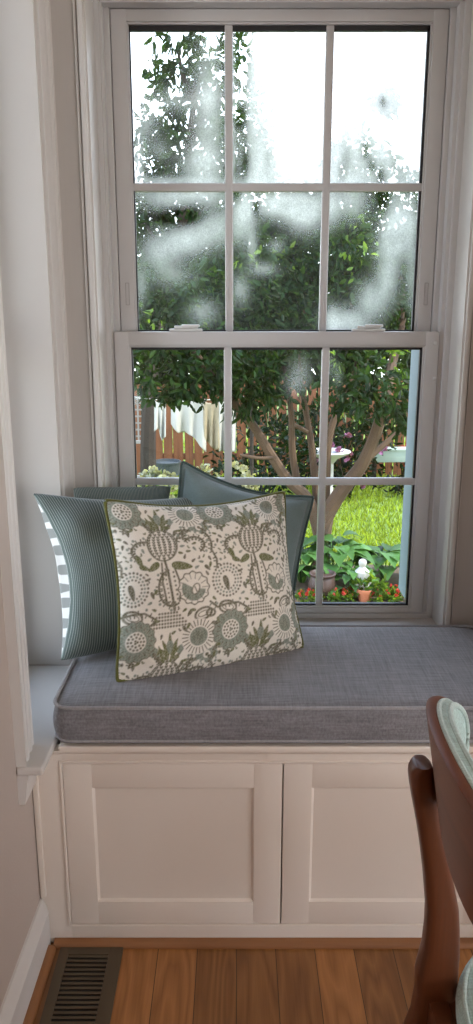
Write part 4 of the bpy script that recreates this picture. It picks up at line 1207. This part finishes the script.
# grey tub under the reflection sheets
p = at(167, 473, 10.25); p.z = GZ
tb = MB(); tb.lathe([(.0, 0), (.15, 0), (.16, .03), (.168, .14), (.174, .145), (.174, .165), (.169, .17), (.182, .31), (.192, .315), (.192, .335), (.178, .337), (.172, .30), (.0, .28)], (p.x, p.y, GZ))
tag(tb.build('washtub', M['tub']), 'round grey ribbed tub standing below the white reflection sheets', 'tub')


# low planting -----------------------------------------------------------------
def shrub(name, lab, cat, px, py, Y, rx, rz, mat, size, dens=420, flowers=None, fmat=None, group=None, fs=.03):
    c = at(px, py, Y); s = Y / F
    e = empty(name, (c.x, Y, GZ), lab, cat, group)
    z = c.z
    P_, D_ = blob_leaves([((c.x, Y, z), (rx * s, rx * s * .8, rz * s), 1.0), ((c.x, Y, (z + GZ) / 2), (rx * s * .8, rx * s * .6, (z - GZ) / 2), .8)], dens, -.1)
    k = P_[:, 2] > GZ + .01; leaves_mesh('foliage', P_[k], D_[k], size * (.7 + .6 * rp(k.sum())), mat, e)
    b = MB()
    for a in range(5):
        an = a * 1.256; b.tube([(c.x, Y, GZ - .02), (c.x + rx * s * .4 * math.cos(an), Y + rx * s * .4 * math.sin(an), z)], .008, 5)
    b.build('stem', M['darkbark'], e)
    if flowers:
        ctr = np.array((c.x, Y, z)); d = rng.normal(size=(flowers, 3)); d[:, 1] = -np.abs(d[:, 1]); d /= np.linalg.norm(d, axis=1, keepdims=True)
        fc = ctr + d * np.array((rx * s, rx * s * .8, rz * s)) * 1.02
        fc = fc[fc[:, 2] > GZ + .02]
        k = 9; Pf = np.repeat(fc, k, 0) + rng.normal(size=(len(fc) * k, 3)) * fs * .25; Df = rng.normal(size=(len(Pf), 3)) + np.array((0, -.3, .3))
        leaves_mesh('blossom', Pf, Df, fs, fmat, e, wid=.9)
    return e


shrub('hydrangea', 'flowering bush with pink heads behind the right-hand tree stem', 'bush', 350, 462, 9.5, 36, 26, M['leafdark'], .09, 420, 12, M['petalpink'], fs=.06)
shrub('flowering_shrub', 'low bush with small white blossoms below the reflection sheets', 'bush', 222, 482, 7.6, 36, 18, M['leafdark'], .07, 420, 60, M['petalwhite'], fs=.045)
shrub('flowering_shrub', 'sunny pale-blossomed bush at the foot of the trellis', 'bush', 150, 488, 6.9, 36, 18, M['leafbright'], .07, 360, 70, M['petalwhite'], fs=.05)
shrub('bush', 'dark bush between the left tree stem and the upright stem', 'bush', 268, 452, 9.4, 62, 36, M['leafdark'], .10, 420)
shrub('bush', 'dark bush below the pale reflection box', 'bush', 404, 474, 9.7, 40, 12, M['leafdark'], .10, 420)
shrub('bush', 'dark bush at the foot of the fence behind the birdbath', 'bush', 330, 432, 10.2, 70, 34, M['leafdark'], .11, 380)
shrub('flowering_shrub', 'plant with red blossoms rising behind the pale reflection box', 'bush', 404, 455, 10.45, 10, 9, M['leafdark'], .06, 500, 10, M['petalred'], fs=.07)

# birdbath
p = at(329, 452, 9.2)
b = MB(); b.lathe([(.0, 0), (.17, 0), (.17, .05), (.10, .09), (.065, .16), (.06, p.z - GZ - .14), (.11, p.z - GZ - .08), (.25, p.z - GZ - .01), (.265, p.z - GZ + .01), (.25, p.z - GZ + .015), (.0, p.z - GZ - .04)], (p.x, p.y, GZ))
tag(b.build('birdbath', M['stone']), 'pale round stone birdbath on a pedestal among the tree stems', 'birdbath')

# added box on legs, shaped like a pale oblong reflection in the glass
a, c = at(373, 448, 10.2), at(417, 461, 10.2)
pl = empty('glass_reflection_box', ((a.x + c.x) / 2, 10.2, GZ), 'long pale green box added for a glass reflection, right of the thick leaning stem', 'reflection_box')
b = MB(); b.box(a.x, c.x, 10.1, 10.3, c.z, a.z - .012, .006).box(a.x - .012, c.x + .012, 10.088, 10.312, a.z - .022, a.z, .004); b.build('trough', M['reflection_box'], pl)
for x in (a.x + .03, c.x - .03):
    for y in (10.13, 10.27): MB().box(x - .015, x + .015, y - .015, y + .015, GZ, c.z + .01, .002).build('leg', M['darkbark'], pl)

# flower bed in front
c0 = at(330, 600, 5.9)
V = []; n = 40
for r, z in ((1.0, -.02), (.9, .015), (.5, .03), (0.02, .035)):
    for j in range(n):
        th = 2 * math.pi * j / n; k = 1 + .08 * math.sin(3 * th) + .05 * math.sin(7 * th + 1)
        V.append((.55 + 1.55 * r * k * math.cos(th), 5.95 + .95 * r * k * math.sin(th), GZ + z))
Fc = [[i * n + j, i * n + (j + 1) % n, (i + 1) * n + (j + 1) % n, (i + 1) * n + j] for i in range(3) for j in range(n)] + [[3 * n + j for j in range(n)]]
o = link('flower_bed', mesh('flower_bed', V, Fc, 60), M['soil']); struct(o)


def hosta(px, py, Y, r, n, lab, lf=.20, group=None):
    c = at(px, py, Y); e = empty('hosta', (c.x, Y, GZ), lab, 'plant', group); V, Fc = [], []
    for i in range(n):
        th = i * 2.399 + rng.uniform(-.2, .2); k = (i + 1) / n; el = 1.25 - .95 * k
        rr = r * (.25 + .75 * k); L_ = lf * rng.uniform(.85, 1.15); wd = L_ * .34
        bx, by, bz = c.x + .02 * math.cos(th), Y + .02 * math.sin(th), GZ + .02
        sx, sy, sz = c.x + rr * .6 * math.cos(th), Y + rr * .6 * math.sin(th), GZ + .06 + .34 * r / .3 * math.sin(el) * (.7 + .3 * rng.random())
        d = Vector((math.cos(th), math.sin(th), 0)); s_ = Vector((-math.sin(th), math.cos(th), 0)); S0 = Vector((sx, sy, sz)); o0 = len(V)
        # petiole
        V += [Vector((bx, by, bz)) + s_ * .005, Vector((bx, by, bz)) - s_ * .005, S0 - s_ * .005, S0 + s_ * .005]; Fc.append([o0, o0 + 1, o0 + 2, o0 + 3]); o0 += 4
        m = 7
        for a in range(m):
            t = a / (m - 1); w = wd * (math.sin(math.pi * min(1, t * .97 + .03) ** .75)) ; pz = math.sin(t * 1.9) * L_ * .16 - t * t * L_ * .38
            ctr = S0 + d * (L_ * t) + Vector((0, 0, pz)); V += [ctr + s_ * w + Vector((0, 0, w * .3)), ctr, ctr - s_ * w + Vector((0, 0, w * .3))]
        for a in range(m - 1):
            q0 = o0 + a * 3; Fc += [[q0, q0 + 1, q0 + 4, q0 + 3], [q0 + 1, q0 + 2, q0 + 5, q0 + 4]]
    link('leaves', mesh('leaves', V, Fc, 80), M['hosta'], e); return e


hosta(335, 580, 6.25, .34, 34, 'big hosta around the tree base with broad pale-edged leaves', .22)
hosta(302, 575, 6.2, .30, 28, 'hosta behind the brown urn, left of the tree base', .20)
hosta(384, 578, 6.3, .24, 22, 'hosta at the right of the small white statue', .24)
hosta(352, 590, 5.9, .20, 22, 'bright small hosta between the brown urn and the small clay pot', .13)

# urn, clay pot with herb, statue
p = at(322, 594, 5.85)
b = MB(); b.lathe([(0, 0), (.075, 0), (.08, .01), (.108, .07), (.112, .12), (.098, .17), (.09, .185), (.106, .197), (.108, .208), (.095, .212), (.082, .19), (0, .18)], (p.x, p.y, GZ + .02))
tag(b.build('urn', M['urn']), 'dark brown round clay urn in the flower bed below the tree', 'urn')
p = at(364.5, 604, 5.75)
pot = empty('flowerpot', (p.x, p.y, GZ + .02), 'small terracotta pot with a green herb in the flower bed', 'flowerpot')
b = MB(); b.lathe([(0, 0), (.046, 0), (.062, .085), (.070, .086), (.073, .115), (.064, .116), (.060, .095), (0, .09)], (p.x, p.y, GZ + .02)); b.build('pot', M['terracotta'], pot)
P_, D_ = blob_leaves([((p.x + .05, p.y, GZ + .185), (.105, .08, .075), 1)], 5000, -.3); leaves_mesh('herb', P_, D_, .045 + .03 * rp(len(P_)), M['leafbright'], pot)
p = at(361.5, 590, 5.80)
b = MB(); b.lathe([(0, 0), (.065, 0), (.068, .03), (.05, .04), (.042, .07), (.05, .12), (.058, .17), (.056, .20), (.030, .228), (.02, .238), (.028, .252), (.033, .27), (.028, .29), (.012, .30), (0, .302)], (p.x, p.y, GZ + .06), 20)
for s_ in (-1, 1): b.tube([(p.x + s_ * .045, p.y, GZ + .225), (p.x + s_ * .062, p.y - .01, GZ + .17), (p.x + s_ * .03, p.y - .055, GZ + .15)], [.017, .015, .012], 8)
tag(b.build('garden_statue', M['stone']), 'small white stone garden statue standing among the hostas', 'statue')

# red bedding flowers
red = [(306, 602), (317, 606), (329, 604), (341, 602), (349, 607), (381, 603), (391, 600), (400, 604), (397, 592), (376, 609)]
proto = None
for i, (px, py) in enumerate(red):
    p = at(px, py, 5.72 + .05 * (i % 3)); loc = Vector((p.x, p.y, GZ + .02))
    if proto is None:
        e = empty('bedding_flower', loc, 'low bedding plant with bright red blossoms at the front of the flower bed', 'flower', 'red bedding flowers')
        P_, D_ = blob_leaves([((loc.x, loc.y, loc.z + .04), (.085, .07, .045), 1)], 9000, -.3); leaves_mesh('foliage', P_, D_, .03 + .02 * rp(len(P_)), M['leafbright'], e)
        cs = np.array([(loc.x + a, loc.y + b_, loc.z + z) for a, b_, z in ((-.05, -.03, .085), (.0, -.05, .10), (.055, -.02, .08), (.02, .04, .10), (-.035, .03, .09))])
        Pf = np.repeat(cs, 12, 0); Df = rng.normal(size=(len(Pf), 3)) + np.array((0, -.4, .4)); leaves_mesh('blossom', Pf, Df, .020, M['petalred'], e, wid=.95)
        proto = e
    else:
        e = proto.copy(); COL.objects.link(e); e.location = loc; e.rotation_euler = (0, 0, i * 1.3)
        for c in list(proto.children):
            d = c.copy(); COL.objects.link(d); d.parent = e; d.matrix_parent_inverse = c.matrix_parent_inverse.copy()

# lawn grass
n = 46000
yy = 5.2 + 9 * rp(n) ** 1.5; xx = (-2.2 + 5.2 * rp(n)) * yy / 7
k = ~(((xx - .55) / 1.5) ** 2 + ((yy - 5.95) / .9) ** 2 < 1)
P_ = np.stack([xx[k], yy[k], np.full(k.sum(), GZ - .005)], 1); D_ = rng.normal(size=P_.shape) * .45 + np.array((0, 0, 1.0))
g = leaves_mesh('grass', P_, D_, .05 + .05 * rp(len(P_)), M['blade'], wid=.16)
tag(g, 'sunny mown green grass of the back garden', 'grass', kind='stuff')

# unseen roof, its eave added to keep sun off the window
b = MB(); b.box(-.8, 5, 2.08, 2.65, 2.60, 2.76, 0); b.box(-.8, 5, REAR - .6, 2.08, CEIL + .1, 2.86, 0); struct(b.build('roof', M['roof'], sm=None))

# ------------------------------------------------------------------ light
w = bpy.data.worlds.new('sky'); sc.world = w; w.use_nodes = True
nt = w.node_tree; bg = nt.nodes['Background']
tc = N(nt, 'ShaderNodeTexCoord'); sp = N(nt, 'ShaderNodeSeparateXYZ'); nt.links.new(tc.outputs['Generated'], sp.inputs[0])
cr = N(nt, 'ShaderNodeValToRGB'); nt.links.new(sp.outputs['Z'], cr.inputs[0])
cr.color_ramp.elements[0].position = 0.0; cr.color_ramp.elements[0].color = (.94, .965, 1.0, 1)
cr.color_ramp.elements[1].position = .9; cr.color_ramp.elements[1].color = (.55, .78, 1.2, 1)
nt.links.new(cr.outputs[0], bg.inputs['Color']); bg.inputs['Strength'].default_value = 6.0
sd = bpy.data.lights.new('sun', 'SUN'); sd.energy = 8.0; sd.angle = R(.6); sd.color = (1, .93, .80)
so = bpy.data.objects.new('sun', sd); COL.objects.link(so)
so.rotation_euler = Vector((.62, -.12, .77)).to_track_quat('Z', 'Y').to_euler(); so.location = (10, 0, 12)


def fill_lamp(name, x, y, power, col, size, lab):
    e = empty(name, (x, y, CEIL), lab, 'lamp')
    MB().lathe([(0, 0), (size * .62, 0), (size * .62, -.03), (size * .55, -.035), (0, -.035)], (x, y, CEIL)).build('canopy', M['trim'], e)
    ld = bpy.data.lights.new(name, 'AREA'); ld.shape = 'DISK'; ld.size = size; ld.energy = power; ld.color = col
    lo = bpy.data.objects.new(name + '_light', ld); COL.objects.link(lo); lo.location = (x, y, CEIL - .05)


fill_lamp('fill_lamp', 2.1, -.3, 4, (1, .80, .62), .5, 'unseen round lamp added on the ceiling for warm fill light')  # out of view, added to warm and fill the room
# added warm fill set in the two unseen door openings
def door_light(name, w, h, power, loc, facing):
    ld = bpy.data.lights.new(name, 'AREA'); ld.shape = 'RECTANGLE'; ld.size = w; ld.size_y = h; ld.energy = power; ld.color = (1, .87, .74)
    lo = bpy.data.objects.new(name, ld); COL.objects.link(lo); lo.location = loc; lo.rotation_euler = Vector(facing).to_track_quat('Z', 'Y').to_euler()


door_light('side_door_fill', DY1 - DY0 - .2, DZ - .2, 22, (3.09, (DY0 + DY1) / 2, DZ / 2), (1, 0, 0))
door_light('rear_door_fill', EX1 - EX0 - .1, DZ - .2, 3, ((EX0 + EX1) / 2, REAR + .01, DZ / 2), (0, -1, 0))
